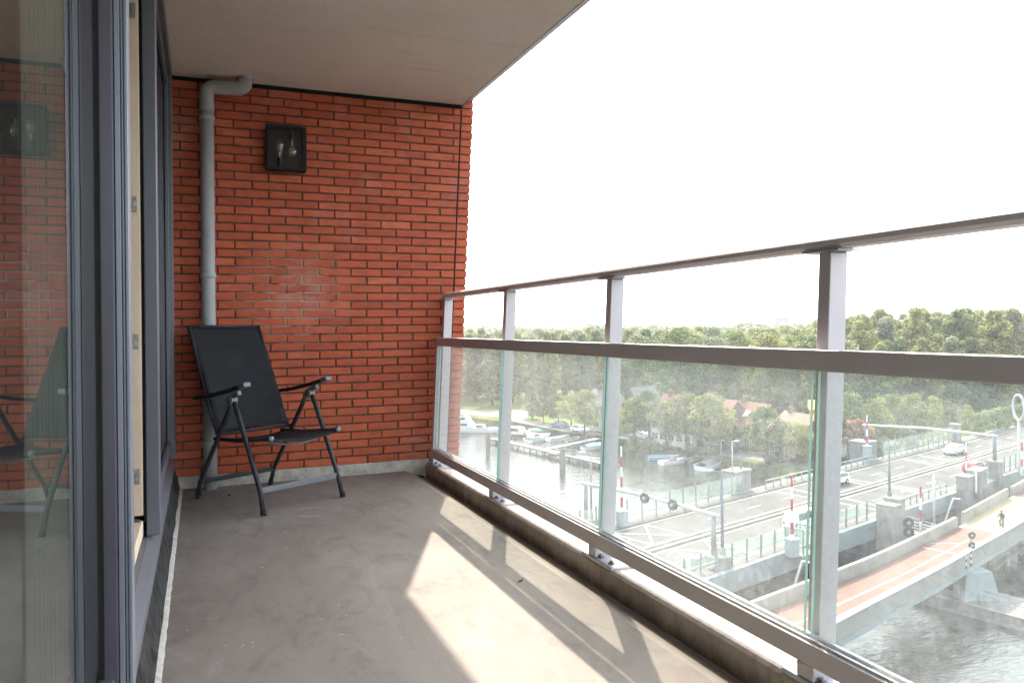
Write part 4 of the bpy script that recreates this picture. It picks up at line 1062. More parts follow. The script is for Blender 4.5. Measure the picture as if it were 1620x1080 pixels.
#EXT2
# ================================================================== vehicles, cyclist
def car(P, rz, col, label, kind='hatch', group=None):
    r = empty('parked_car' if group else 'car', P, label, 'car', group, rz)
    if kind == 'van': prof = [(-2.3, .35), (-2.35, .9), (-2.25, 1.75), (-2.1, 1.95), (1.0, 1.98), (1.35, 1.75), (1.75, 1.15), (2.3, .98), (2.42, .7), (2.4, .35)]; gl = [(-2.0, 1.2), (-1.95, 1.78), (1.02, 1.80), (1.5, 1.2)]; wd = .9
    else: prof = [(-2.05, .32), (-2.12, .75), (-2.0, 1.0), (-1.6, 1.38), (-1.0, 1.48), (.15, 1.46), (.95, 1.02), (1.85, .88), (2.08, .68), (2.1, .32)]; gl = [(-1.72, 1.0), (-1.42, 1.33), (-.9, 1.41), (.12, 1.39), (.82, 1.0)]; wd = .86
    b = MB(); k = len(prof)
    secs = [(-wd, .86), (-wd * .98, 1.0), (wd * .98, 1.0), (wd, .86)]
    lv = []
    for (y, s_) in ((-wd, 0), (-wd, 1), (wd, 1), (wd, 0)): pass
    def row(y, inset):
        out = []
        for (x, z) in prof:
            t_ = max(0, (z - .95)) * .28
            out.append(b.bm.verts.new((x * (1 - inset * .02), (abs(y) - t_) * (1 if y > 0 else -1), z)))
        return out
    a = row(-wd, 0); c = row(wd, 0)
    b.bm.faces.new(a); b.bm.faces.new(c[::-1])
    for i in range(k): b.bm.faces.new([a[i], c[i], c[(i + 1) % k], a[(i + 1) % k]])
    b.build('body', col, r, bevel=.07, seg=3)
    b = MB()
    for sg in (-1, 1):
        pts = [(x, (wd - max(0, z - .95) * .28 + .012) * sg, z) for x, z in gl]
        b.bm.faces.new([b.bm.verts.new(v) for v in (pts if sg < 0 else pts[::-1])])
    b.build('side_window', M['carglass'], r)
    b = MB()
    fx = [(gl[-1][0] + .16, gl[-1][1]), (gl[-2][0] + .09, gl[-2][1])]
    b.bm.faces.new([b.bm.verts.new(v) for v in ((fx[0][0], -.72, fx[0][1] + .02), (fx[0][0], .72, fx[0][1] + .02), (fx[1][0], .62, fx[1][1] + .02), (fx[1][0], -.62, fx[1][1] + .02))]); b.build('windscreen', M['carglass'], r)
    b = MB(); b.bm.faces.new([b.bm.verts.new(v) for v in ((gl[0][0] - .27, -.7, gl[0][1] + .03), (gl[0][0] - .27, .7, gl[0][1] + .03), (gl[1][0] - .16, .6, gl[1][1] + .02), (gl[1][0] - .16, -.6, gl[1][1] + .02))]); b.build('rear_window', M['carglass'], r)
    for x in (-1.3, 1.3):
        for sg in (-1, 1):
            b = MB(); b.tube([(x, sg * (wd - .2), .32), (x, sg * (wd + .02), .32)], .32, 18); wl = b.build('wheel', M['tyre'], r)
            b = MB(); b.tube([(x, sg * (wd + .021), .32), (x, sg * (wd + .03), .32)], .2, 14); b.build('rim', M['rim'], wl)
    for sg in (-1, 1):
        b = MB(); b.box(prof[-1][0] - .12, prof[-1][0] + .012, sg * .62 - .16, sg * .62 + .16, .62, .76); b.build('headlight', M['white_paint'], r, bevel=.03)
        b = MB(); b.box(prof[0][0] - .07, prof[0][0] + .1, sg * .68 - .12, sg * .68 + .12, .72, .92); b.build('tail_light', M['red_paint'], r, bevel=.03)
    return r
silver = simple('car_paint_silver', (.55, .56, .58), .25, .3, .02, 1, .6); whitec = simple('car_paint_white', (.78, .78, .78), .25, 0, .02, 1, .6)
darkc = simple('car_paint_dark', (.035, .04, .05), .22, .1, .02, 1, .6); bluec = simple('car_paint_blue', (.10, .16, .28), .25, .1, .02, 1, .6)
car(BP(15.2, 3.6, ZD + .01), BA + math.pi, whitec, 'white hatchback driving on the bridge between the two far piers')
car(BP(49.5, 3.0, ZD + .01), BA + math.pi, silver, 'silver car with a large rear window driving beside the far glass screen')
car(BP(-7.0, -4.9, ZD + .01), BA, whitec, 'white van driving behind the near glass screen on the bridge', 'van')
sdir = lambda i: math.atan2((stn[i + 1] - stn[i]).y, (stn[i + 1] - stn[i]).x)
G_ = None
for (x, y, i, col, lab) in ((1013, 693.5, 5, silver, 'silver estate car on the quay street behind the first bank tree'),
                            (1048, 697, 6, darkc, 'low dark car half hidden by the second quay street tree'),
                            (1097, 705.5, 7, darkc, 'dark blue car parked on the quay street below the orange roofs'),
                            (1228, 729, 8, darkc, 'black car parked beside the big round street tree near the bridge'),
                            (884, 676, 3, bluec, 'blue car parked at the left end of the quay street'),
                            (918, 683, 4, whitec, 'white car parked beside the yellow leaved tree near the dock')):
    P = at(x, y, ZL + .06); car(P, sdir(i) + (math.pi if i % 2 else 0), col, lab)
P = at(1617, 757, ZD); 
car(BP(36.5, -4.6, ZD + .01), BA, simple('car_paint_red', (.45, .06, .06), .25, 0, .02, 1, .6), 'red car at the right edge of the picture on the near carriageway')

def cyclist(P, rz):
    r = empty('bicycle', P, 'dark bicycle ridden along the cycle bridge onto the yellow deck', 'bicycle', rz=rz)
    for x, nm in ((-.52, 'rear_wheel'), (.55, 'front_wheel')):
        b = MB(); pts = [(x + .34 * math.cos(2 * math.pi * i / 24), 0, .345 + .34 * math.sin(2 * math.pi * i / 24)) for i in range(25)]; b.tube(pts, .02, 6, cap=False)
        for i in range(8): b.tube([(x, 0, .345), pts[i * 3]], .004, 4)
        b.build(nm, M['tyre'], r)
    b = MB(); bb = (-.05, 0, .30); st = (-.18, 0, .85); hd = (.38, 0, .85)
    for p_, q_ in ((bb, st), (bb, hd), (st, hd), ((-.52, 0, .345), bb), ((-.52, 0, .345), (-.16, 0, .78)), ((.38, 0, .95), (.55, 0, .345))): b.tube([p_, q_], .02, 6)
    b.build('bicycle_frame', M['dark'], r)
    b = MB(); b.tube([(.38, 0, .93), (.36, 0, 1.03)], .015, 6); b.tube([(.25, -.28, 1.04), (.38, -.1, 1.04), (.38, .1, 1.04), (.25, .28, 1.04)], .015, 6); b.build('handlebar', M['steel_post'], r)
    b = MB(); b.tube([(-.18, 0, .85), (-.2, 0, .95)], .015, 6); b.ball((-.2, 0, .97), .12, (1.2, .7, .35), 2); b.build('saddle', M['dark'], r)
    # rider: one skinned figure
    o = None
    J = [((-.18, 0, 1.02), .145), ((-.12, 0, 1.2), .14), ((-.02, 0, 1.42), .165), ((.02, 0, 1.55), .075), ((.04, 0, 1.63), .09), ((.05, 0, 1.72), .105), ((.05, 0, 1.80), .08)]
    E_ = [(0, 1), (1, 2), (2, 3), (3, 4), (4, 5), (5, 6)]
    for sg, kx in ((-1, .0), (1, .12)):
        n0 = len(J)
        J += [((-.02, sg * .19, 1.44), .065), ((.12, sg * .26, 1.22), .05), ((.27, sg * .25, 1.07), .035), ((.31, sg * .24, 1.05), .035)]
        E_ += [(2, n0), (n0, n0 + 1), (n0 + 1, n0 + 2), (n0 + 2, n0 + 3)]
        n0 = len(J)
        J += [((-.16, sg * .1, .98), .10), ((.20 - kx, sg * .13, .80 - kx), .075), ((-.02 + kx * .3, sg * .13, .42 - kx), .05), ((-.06 + kx, sg * .13, .30 - kx), .04), ((.08 + kx, sg * .13, .28 - kx), .035)]
        E_ += [(0, n0), (n0, n0 + 1), (n0 + 1, n0 + 2), (n0 + 2, n0 + 3), (n0 + 3, n0 + 4)]
    me = bpy.data.meshes.new('person'); me.from_pydata([j[0] for j in J], E_, []); 
    pe = bpy.data.objects.new('person', me); S.collection.objects.link(pe)
    m = pe.modifiers.new('skin', 'SKIN'); 
    for i, v in enumerate(me.skin_vertices[0].data): v.radius = (J[i][1], J[i][1]); v.use_root = (i == 0)
    s_ = pe.modifiers.new('sub', 'SUBSURF'); s_.levels = 2; s_.render_levels = 2
    me.materials.append(simple('rider_clothes', (.05, .05, .045), .85, 0, .2, 3))
    pe.location = P; pe.rotation_euler = (0, 0, rz); tag(pe, 'person in dark clothes sitting upright and riding a bicycle over the cycle bridge', 'person')
    b = MB(); b.ball((.04, 0, 1.78), .115, (1.05, .95, .75), 2); h_ = b.build('hair', simple('hair', (.05, .035, .025), .7), pe, smooth=True)
    b = MB()
    b.ball((.135, 0, 1.70), .022, (1, .7, 1.2), 1); 
    for sg in (-1, 1): b.ball((.115, sg * .04, 1.725), .012, (1, 1, 1), 1)
    b.build('face', simple('skin', (.45, .28, .2), .6), pe)
i_ = idx(1530, 826); P = cbp(i_, ws[i_] * .72, .005); a, nrm, _, d_ = CB[i_]
cyclist(P, math.atan2(d_.y, d_.x) + math.pi)

# ================================================================== docks, boats
def dock(P, Q, w_, label, side=1, rail_=True):
    r = empty('dock', P, label, 'dock'); d = Q - P; e = d.normalized(); s_ = Vector((-e.y, e.x, 0))
    L_ = d.length
    b = MB(); b.bar((0, 0, 1.0), d + Vector((0, 0, 1.0)), w_, .14); b.build('dock_deck', M['dock'], r)
    b = MB()
    for sg in (-1, 1): b.bar(s_ * (w_ / 2 - .12) * sg + Vector((0, 0, .83)), d + s_ * (w_ / 2 - .12) * sg + Vector((0, 0, .83)), .16, .19)
    b.build('dock_beam', M['wood_old'], r)
    k = max(2, int(L_ / 4.2))
    for i in range(k + 1):
        for sg in (-1, 1):
            b = MB(); c_ = d * (i / k) + s_ * (w_ / 2 - .1) * sg; b.tube([c_ + Vector((0, 0, -1)), c_ + Vector((0, 0, .93))], .14, 8); b.build('dock_pile', M['wood_old'], r)
    if rail_:
        b = MB()
        for z_ in (1.4, 1.85): b.bar(s_ * (w_ / 2) * side + Vector((0, 0, z_)), d + s_ * (w_ / 2) * side + Vector((0, 0, z_)), .05, .05)
        for i in range(k * 2 + 1): c_ = d * (i / (2 * k)) + s_ * (w_ / 2) * side; b.bar(c_ + Vector((0, 0, 1.0)), c_ + Vector((0, 0, 1.88)), .06, .06, (1, 0, 0))
        b.build('dock_railing', M['cabinet'], r)
def wz(P): return Vector((P.x, P.y, ZW))
D1 = wz(at(780, 693, ZW + 1)); D2 = wz(at(968, 735, ZW + 1)); D3 = wz(at(861, 710.5, ZW + 1)); D4 = wz(at(952, 692, ZW + 1))
dock(D1, D2, 1.6, 'long grey timber dock running across the front of the marina', 1)
dock(D3 + (D4 - D3).normalized() * 1.0, D4, 1.5, 'timber dock branching from the long dock back to the grassy bank', 1)
dock(wz(at(872, 716, ZW + 1)), wz(at(962, 727, ZW + 1)), 1.0, 'narrow mooring stage lying between the two larger docks', 1)
for (x, y, yt, rr, lab) in ((772, 722, 683, .40, 'thick timber mooring pile standing alone in open water'), (891, 749, 708, .38, 'thick timber mooring pile in front of the long dock'), (886.8, 746, 712, .16, 'thin steel pile beside the thick pile in front of the dock'),
                            (1194 * 0 + 785.5, 702, 693, .16, 'short timber pile at the left end of the long dock')):
    P = at(x, y, ZW); b = MB(); H_ = hgt(x, yt, P) - ZW; b.tube([(0, 0, -1.5), (0, 0, H_ - .25), (0, 0, H_)], [rr, rr, rr * .6], 12); o = b.build('mooring_pile', M['wood_old'], smooth=False); o.location = P; tag(o, lab, 'mooring pile')

def boat(P, rz, L_, W_, hull, label, cab=None, cover=None, mast=False, fb=.75):
    r = empty('boat', Vector((P.x, P.y, ZW)), label, 'boat', rz=rz)
    b = MB(); ns = 12; prev = None
    for i in range(ns + 1):
        u = i / ns; x = (u - .5) * L_
        w_ = W_ / 2 * (1 - max(0, (u - .45) / .55) ** 2.2) * (.82 + .18 * min(1, u / .3)); w_ = max(w_, .02)
        z_ = fb + .35 * max(0, u - .5) ** 1.5 * 2
        ring = [(0, -.25), (w_ * .75, -.1), (w_ * .95, fb * .4), (w_, z_), (w_ * .9, z_ + .02), (w_ * .86, z_ - .3), (0, z_ - .38)]
        pts = [b.bm.verts.new((x, y, z)) for y, z in ring] + [b.bm.verts.new((x, -y, z)) for y, z in ring[1:-1][::-1]]
        if prev:
            for j in range(len(pts)): b.bm.faces.new([prev[j], pts[j], pts[(j + 1) % len(pts)], prev[(j + 1) % len(pts)]])
        else: b.bm.faces.new(pts)
        prev = pts
    b.bm.faces.new(prev[::-1])
    b.build('hull', hull, r, smooth=False)
    if cab:
        for (x0, x1, w0, h0, h1, mt) in cab:
            b = MB(); b.prism([(x0, h0), (x1, h0), (x1 - (x1 - x0) * .22, h1), (x0 + .1, h1)], -w0 / 2, w0 / 2, 'y'); cb_ = b.build('cabin', mt, r, bevel=.08)
            b = MB()
            zz0 = h0 + (h1 - h0) * .45; zz1 = h0 + (h1 - h0) * .85
            for sg in (-1, 1): b.box(x0 + .3, x1 - (x1 - x0) * .3, sg * (w0 / 2 + .006) - .005, sg * (w0 / 2 + .006) + .005, zz0, zz1)
            b.build('cabin_window', M['carglass'], cb_)
    if cover:
        b = MB(); prev = None
        for i in range(9):
            u = i / 8; x = (-.42 + u * .78) * L_; w_ = W_ / 2 * .93 * (1 - max(0, (u - .5) / .55) ** 2.2)
            pts = [b.bm.verts.new((x, w_ * c_, fb + .03 + (.30 + .25 * math.sin(u * 3.1)) * (1 - abs(c_) ** 1.5))) for c_ in (-1, -.6, 0, .6, 1)]
            if prev:
                for j in range(4): b.bm.faces.new([prev[j], pts[j], pts[j + 1], prev[j + 1]])
            prev = pts
        b.build('cover', cover, r, smooth=True)
    b = MB()
    for sg in (-1, 1): b.tube([((u - .5) * L_, sg * W_ / 2 * (1 - max(0, (u - .45) / .55) ** 2.2) * (.82 + .18 * min(1, u / .3)) * 1.01, fb + .35 * max(0, u - .5) ** 1.5 * 2 + .03) for u in [i / 12 for i in range(13)]], .05, 6)
    b.build('gunwale', M['white_paint'] if hull is not M['white_paint'] else M['cabinet'], r)
    return r
cream = simple('boat_cream', (.62, .52, .42), .5, 0, .06, 1); ltblue = simple('boat_cover_blue', (.38, .50, .58), .7, 0, .08, 1); green = simple('boat_green', (.10, .38, .25), .6, 0, .08, 1)
grey = simple('boat_cover_grey', (.12, .125, .14), .8, 0, .1, 1); hb = simple('boat_blue', (.13, .27, .42), .5, 0, .08, 1); hd = simple('boat_dark', (.06, .065, .07), .5, 0, .1, 1); hw = M['white_paint']; tan = simple('boat_tan', (.45, .33, .26), .7, 0, .1, 1)
def bd(p_, q_): 
    a, c = at(*p_, ZW), at(*q_, ZW); return math.atan2((c - a).y, (c - a).x)
boat(at(738, 683, ZW), bd((738, 683), (760, 684)), 11, 3.4, hw, 'large white motor yacht with stepped upper deck moored by the brick wall edge', cab=[(-3.6, 2.6, 2.7, .9, 2.3, hw), (-2.4, 1.2, 2.2, 2.32, 3.6, hw), (-1.6, .4, 1.6, 3.62, 4.1, hw)], fb=1.0)
boat(at(762, 682.5, ZW), bd((762, 682.5), (775, 683)), 6.0, 2.3, hd, 'dark hulled cabin boat moored right of the white motor yacht', cab=[(-1.6, 1.2, 1.7, .7, 1.7, tan)])
boat(at(783, 684.5, ZW), bd((783, 684.5), (800, 685)), 6.5, 2.2, hw, 'white open sloop moored at the left end of the harbour dock', cover=ltblue)
boat(at(822, 692, ZW), bd((822, 692), (850, 694)), 8.0, 2.8, hd, 'dark hulled cruiser with a cream cabin tent behind the long dock', cab=[(-3.0, 1.6, 2.4, .8, 2.3, cream), (1.0, 2.6, 1.9, .8, 1.4, hw)], fb=.9)
boat(at(853, 697, ZW), bd((850, 698), (868, 694)), 8.5, 2.9, hw, 'long white boat under a pale blue cover behind the long dock', cover=ltblue, cab=[(-3.2, -.8, 2.0, .8, 1.9, hw)], fb=.95)
boat(at(857, 686, ZW), bd((846, 686), (870, 687)), 7.0, 2.3, hd, 'dark boat under a bright green cover against the grassy bank', cover=green)
boat(at(884, 696.5, ZW), bd((868, 699), (902, 694)), 6.5, 2.0, hw, 'low white open boat between the green covered boat and the bank')
boat(at(905, 700, ZW), bd((893, 703), (915, 698)), 5.0, 1.8, hd, 'small dark rowing boat tied up behind the low white boat')
boat(at(941, 710, ZW), bd((928, 712), (952, 709)), 6.0, 2.2, hw, 'white boat with blue cover lying between the branching docks', cover=ltblue)
boat(at(1050, 727, ZW), bd((1038, 727), (1064, 727)), 5.5, 1.9, hb, 'small blue open boat moored at the bank left of the white one', fb=.6)
b_ = boat(at(1065, 733, ZW), bd((1050, 735), (1082, 731)), 5.6, 2.0, hw, 'white open boat with a red cushion moored off the grassy bank', fb=.65)
b = MB(); b.box(-.5, .5, -.4, .4, .45, .95); b.build('cushion', M['red_paint'], b_, bevel=.1)
boat(at(1098, 730, ZW), bd((1086, 732), (1108, 727)), 4.2, 1.5, hd, 'small dark rowing boat between the white boat and the round launch', fb=.5)
boat(at(1124, 740, ZW), bd((1107, 744), (1142, 734)), 7.2, 2.8, hw, 'broad white launch under a dark grey cover near the bridge', cover=grey, fb=.95)

# ================================================================== houses and far buildings
M['roof_orange'] = simple('roof_tiles', (.27, .155, .115), .85, 0, .15, 3); M['roof_red'] = simple('roof_tiles_red', (.23, .115, .09), .85, 0, .15, 3)
M['roof_grey'] = simple('roof_slate', (.20, .19, .18), .85, 0, .15, 3); M['house_brick'] = simple('house_brick', (.16, .11, .085), .9, 0, .2, 3); M['plaster'] = simple('plaster', (.55, .52, .47), .9, 0, .1, 2)
M['yellow_wall'] = simple('yellow_wall', (.62, .45, .12), .8, 0, .06, 1)
def house(P, Q, dep, eave, ridge, wallm, roofm, label, win=3, skyl=False, gable=False, chim=True, z0=ZL):
    """front eave line from P to Q (ground points); depth away from viewer"""
    r = empty('house', Vector((P.x, P.y, z0)), label, 'house', rz=math.atan2((Q - P).y, (Q - P).x)); L_ = (Q - P).length
    back = 1 if (Matrix.Rotation(math.atan2((Q - P).y, (Q - P).x), 3, 'Z') @ Vector((0, 1, 0))).dot(Vector((.6, .8, 0))) > 0 else -1
    D_ = dep * back
    b = MB()
    if not gable:
        b.prism([(0, 0), (D_, 0), (D_, eave), (D_ / 2, ridge - .15), (0, eave)], 0, L_, 'x')
    else: b.prism([(0, 0), (L_, 0), (L_, eave), (L_ / 2, ridge - .15), (0, eave)], min(0, D_), max(0, D_), 'y')
    b.build('wall', M[wallm], r)
    b = MB(); ov = .4
    if not gable:
        s_ = (ridge - eave) / (dep / 2)
        for a0, a1 in (((-ov * back, eave - s_ * ov), (D_ / 2, ridge)), ((D_ / 2, ridge), (D_ + ov * back, eave - s_ * ov))):
            b.prism([a0, a1, (a1[0], a1[1] + .18), (a0[0], a0[1] + .18)], -ov, L_ + ov, 'x')
    else:
        s_ = (ridge - eave) / (L_ / 2)
        for a0, a1 in (((-ov, eave - s_ * ov), (L_ / 2, ridge)), ((L_ / 2, ridge), (L_ + ov, eave - s_ * ov))):
            b.prism([a0, a1, (a1[0], a1[1] + .2), (a0[0], a0[1] + .2)], min(-ov * back, D_ + ov * back), max(-ov * back, D_ + ov * back), 'y')
    rf = b.build('roof', M[roofm], r)
    if chim:
        b = MB(); b.box(L_ * .12, L_ * .12 + .8, D_ / 2 - .4, D_ / 2 + .4, ridge - .6, ridge + 1.0); b.build('chimney', M['house_brick'], rf)
    if skyl:
        c_ = Vector((L_ * .55, D_ * .22, eave + (ridge - eave) * .44 + .24)); b = MB(); sl_ = (ridge - eave) / (dep / 2)
        b.bar(c_ + Vector((-.7, 0, 0)), c_ + Vector((.7, 0, 0)), 1.5, .12, Vector((0, -sl_ * back, 1))); b.build('skylight', M['white_paint'], rf)
    for fl in range(2 if eave > 4.3 else 1):
        for i in range(win):
            x = L_ * (i + .5) / win; z_ = (eave - 1.9) if fl == 0 else .9
            b = MB(); b.box(x - .75, x + .75, -.06 * back if back > 0 else 0.0, .0 if back > 0 else .06, z_, z_ + 1.4); f_ = b.build('window', M['white_paint'], r)
            b = MB(); yb = -.068 * back; b.box(x - .65, x - .04, min(yb, yb + .01), max(yb, yb + .01), z_ + .1, z_ + 1.3); b.box(x + .04, x + .65, min(yb, yb + .01), max(yb, yb + .01), z_ + .1, z_ + 1.3); b.build('window_pane', M['carglass'], f_)
    return r
def hx(p_, q_, ev): # ground points below the eave pixels
    a, c = at(*p_, ZL + ev), at(*q_, ZL + ev); return Vector((a.x, a.y, 0)), Vector((c.x, c.y, 0))
a, c = hx((1144, 667), (1192, 675), 4.6); house(a, c, 7.5, 4.6, 8.2, 'house_brick', 'roof_red', 'brick house with red tiled roof and a white skylight', 4, True)
a, c = hx((1214, 678), (1262, 688), 4.6); house(a, c, 7.5, 4.6, 7.4, 'house_brick', 'roof_orange', 'house with orange roof right of the big round street tree', 3)
a, c = hx((1030, 661), (1094, 668), 4.8); house(a, c, 8, 4.8, 9.0, 'plaster', 'roof_orange', 'pale house with wide orange roof seen through the street trees', 5)
a, c = hx((1098, 664), (1140, 670), 4.8); house(a, c, 8, 4.8, 8.6, 'house_brick', 'roof_orange', 'house with orange roof just left of the skylight roof', 3)
a, c = hx((986, 640), (1012, 642), 6.0); house(a, c, 8, 6.0, 9.5, 'house_brick', 'roof_grey', 'house showing a dark pointed gable right of the second railing post', 2, gable=True)
a, c = hx((924, 640), (962, 643), 5.5); house(a, c, 8, 5.5, 8.6, 'plaster', 'roof_grey', 'pale grey roofed house behind the yellow leaved tree', 3)
P = at(1284, 716, ZL); house(P, P + Vector((3.8, -3.2, 0)), 5, 7.6, 8.8, 'yellow_wall', 'yellow_wall', 'narrow yellow house seen in the slit between glass panel and post', 1, chim=False)

# ================================================================== vegetation
def leafmesh(name, clumps, nleaf, size, seed, mat):
    g = np.random.default_rng(seed)
    C_ = np.array([c_[:3] for c_ in clumps]); Rr = np.array([c_[3] for c_ in clumps]); tn = g.uniform(.2, .8, len(clumps))
    wt_ = Rr ** 2; wt_ /= wt_.sum(); idx_ = g.choice(len(clumps), nleaf, p=wt_)
    dv = g.normal(size=(nleaf, 3)); dv /= np.linalg.norm(dv, axis=1)[:, None]; dv[:, 2] = np.where(dv[:, 2] < -.45, -dv[:, 2], dv[:, 2])
    rad = Rr[idx_] * (g.uniform(.45, 1.0, nleaf) ** .5) * g.uniform(.9, 1.12, nleaf)
    pos = C_[idx_] + dv * rad[:, None] * np.array([1, 1, .85])
    nrm = dv + g.normal(size=(nleaf, 3)) * .55; nrm /= np.linalg.norm(nrm, axis=1)[:, None]
    tmp = g.normal(size=(nleaf, 3)); ta = np.cross(nrm, tmp); ta /= np.linalg.norm(ta, axis=1)[:, None]; tb = np.cross(nrm, ta)
    sz = size * g.uniform(.6, 1.35, nleaf)[:, None]
    q = np.stack([pos - ta * sz * .5, pos + tb * sz * .38, pos + ta * sz * .6 + nrm * sz * .12, pos - tb * sz * .38], axis=1).reshape(-1, 3)
    me = bpy.data.meshes.new(name); me.vertices.add(nleaf * 4); me.vertices.foreach_set('co', q.ravel().astype('f'))
    me.loops.add(nleaf * 4); me.loops.foreach_set('vertex_index', np.arange(nleaf * 4, dtype='i'))
    me.polygons.add(nleaf); me.polygons.foreach_set('loop_start', np.arange(0, nleaf * 4, 4, dtype='i'))
    me.update(calc_edges=True)
    at_ = me.attributes.new('tint', 'FLOAT', 'FACE'); at_.data.foreach_set('value', np.clip(tn[idx_] + g.normal(size=nleaf) * .15, 0, 1).astype('f'))
    me.materials.append(mat); return me
def crown_clumps(H_, W_, z0, shape, seed, k):
    g = random.Random(seed); out = []
    n = 0
    while len(out) < k:
        u = g.random(); a = g.uniform(0, 2 * math.pi)
        if shape == 'poplar': prof = (math.sin(math.pi * min(1, (u * .92 + .08))) ** .6) * (1 - .35 * u)
        elif shape == 'spread': prof = math.sin(math.pi * (u * .75 + .2)) ** .7
        else: prof = math.sin(math.pi * (u * .86 + .1)) ** .65
        rr = W_ / 2 * prof * math.sqrt(g.uniform(.12, 1)); cr = W_ * g.uniform(.075, .16) * (1 if shape != 'poplar' else .9)
        rr = max(0, rr - cr * .5)
        out.append((rr * math.cos(a), rr * math.sin(a), z0 + (H_ - z0 - cr * .6) * u, cr))
    return out
def trunkmesh(name, H_, r0, seed, z0):
    g = random.Random(seed); b = MB()
    b.tube([(0, 0, -.3), (g.uniform(-.1, .1), g.uniform(-.1, .1), z0), (g.uniform(-.3, .3), g.uniform(-.3, .3), H_ * .8)], [r0, r0 * .75, r0 * .15], 8)
    for i in range(6):
        a = i * 1.1 + g.random(); zz = z0 + (H_ - z0) * g.uniform(.02, .45); L_ = H_ * g.uniform(.18, .3)
        b.tube([(0, 0, zz), (L_ * .5 * math.cos(a), L_ * .5 * math.sin(a), zz + L_ * .45), (L_ * math.cos(a), L_ * math.sin(a), zz + L_ * .8)], [r0 * .45, r0 * .3, r0 * .1], 6)
    me_o = b.build(name, M['bark'], None, smooth=True); me = me_o.data; bpy.data.objects.remove(me_o); return me
def proto(kind, H_, W_, z0, shape, seed, k, nl, ls, mat):
    return (leafmesh('crown', crown_clumps(H_, W_, z0, shape, seed, k), nl, ls, seed, M[mat]), trunkmesh('trunk', H_, H_ * .022, seed, z0 + .3), H_)
def tree(pr, P, H_, label, cat='tree', group=None, rz=0, name='tree', wx=1.0):
    r = empty(name, P, label, cat, group, rz); k = H_ / pr[2]; r.scale = (k * wx, k * wx, k)
    for me, nm in ((pr[0], 'crown'), (pr[1], 'trunk')):
        o = bpy.data.objects.new(nm, me); S.collection.objects.link(o); o.parent = r
    return r
# forest prototypes (20 m)
FT = [proto('f', 20, 15, 1.5, 'round', 11 + i, 115, 9000, .50, m_) for i, m_ in enumerate(('leaf_green', 'leaf_olive', 'leaf_grey'))] + \
     [proto('f', 20, 9.5, 1.5, 'poplar', 21 + i, 110, 8000, .46, m_) for i, m_ in enumerate(('leaf_green', 'leaf_grey', 'leaf_olive'))]
flab = [('broad green tree in the wood, rounded crown', 'rounded green trees of the wood'), ('broad yellowish olive tree in the wood, rounded crown', 'rounded olive trees of the wood'), ('broad grey green tree in the wood, rounded crown', 'rounded grey green trees of the wood'),
        ('tall narrow green poplar in the wood', 'green poplars of the wood'), ('tall narrow grey green poplar in the wood', 'grey green poplars of the wood'), ('tall narrow yellowish poplar in the wood', 'yellowish poplars of the wood')]
fl2 = ['rounded green tree', 'rounded olive tree', 'rounded grey green tree', 'green poplar', 'grey green poplar', 'yellowish poplar']
ft = random.Random(5)
# street trees prototypes (9 m)
ST = [proto('s', 9, 8.0, 2.4, 'spread', 41 + i, 60, 5200, .30, m_) for i, m_ in enumerate(('leaf_olive', 'leaf_green', 'leaf_olive'))]
def px_tree(pr, x, y, ytop, label, wx=1.0, z=ZL, name='street_tree', cat='tree', group=None):
    P = at(x, y, z); H_ = hgt(x, ytop, P) - z; return tree(pr, P, H_, label, cat, group, rnd.uniform(0, 6), name, wx)
px_tree(ST[0], 1003, 697, 628, 'leftmost tree of the row along the quay, just right of the second post', .95)
px_tree(ST[1], 1027, 699, 618, 'second tree of the quay row, with a leafy bush at its trunk', 1.0)
px_tree(ST[0], 1054, 705, 634, 'third tree of the quay row, standing behind the blue boat', .95)
px_tree(ST[2], 1086, 709, 622, 'fourth tree of the quay row, beside the dark blue parked car', 1.0)
px_tree(ST[0], 1123, 716, 622, 'fifth tree of the quay row, directly behind the covered launch', 1.05)
px_tree(ST[1], 1214, 731, 643, 'big round tree beside the black car, right of the skylight roof', 1.12)
px_tree(ST[2], 1262, 735, 668, 'round tree at the right end of the quay row, against the glass edge', 1.15)
px_tree(ST[1], 1160, 716, 672, 'low dense round tree in front of the skylight house', 1.25)
px_tree(ST[0], 925, 689, 616, 'yellowish tree at the street corner by the dock, left of the second post', 1.0)
px_tree(ST[1], 884, 672, 624, 'green tree behind the blue car at the street end', 1.15)
px_tree(ST[1], 860, 668, 628, 'green bushy tree beside the end of the gravel square', 1.1)
px_tree(FT[4], 842, 662, 606, 'conical grey green tree at the right edge of the gravel square', 1.3)
px_tree(ST[0], 904, 676, 622, 'olive green tree between the blue car and the yellowish tree', 1.1)
RS = proto('r', 6, 5.5, 1.2, 'round', 61, 40, 3800, .27, 'leaf_rust')
px_tree(RS, 1356, 728, 661, 'small tree with rusty red tips left of the broad brown pier', 1.0, name='red_tree')
px_tree(RS, 1339, 735, 690, 'low reddish shrub at the left foot of the rusty red tree', 1.4, name='shrub', cat='shrub')
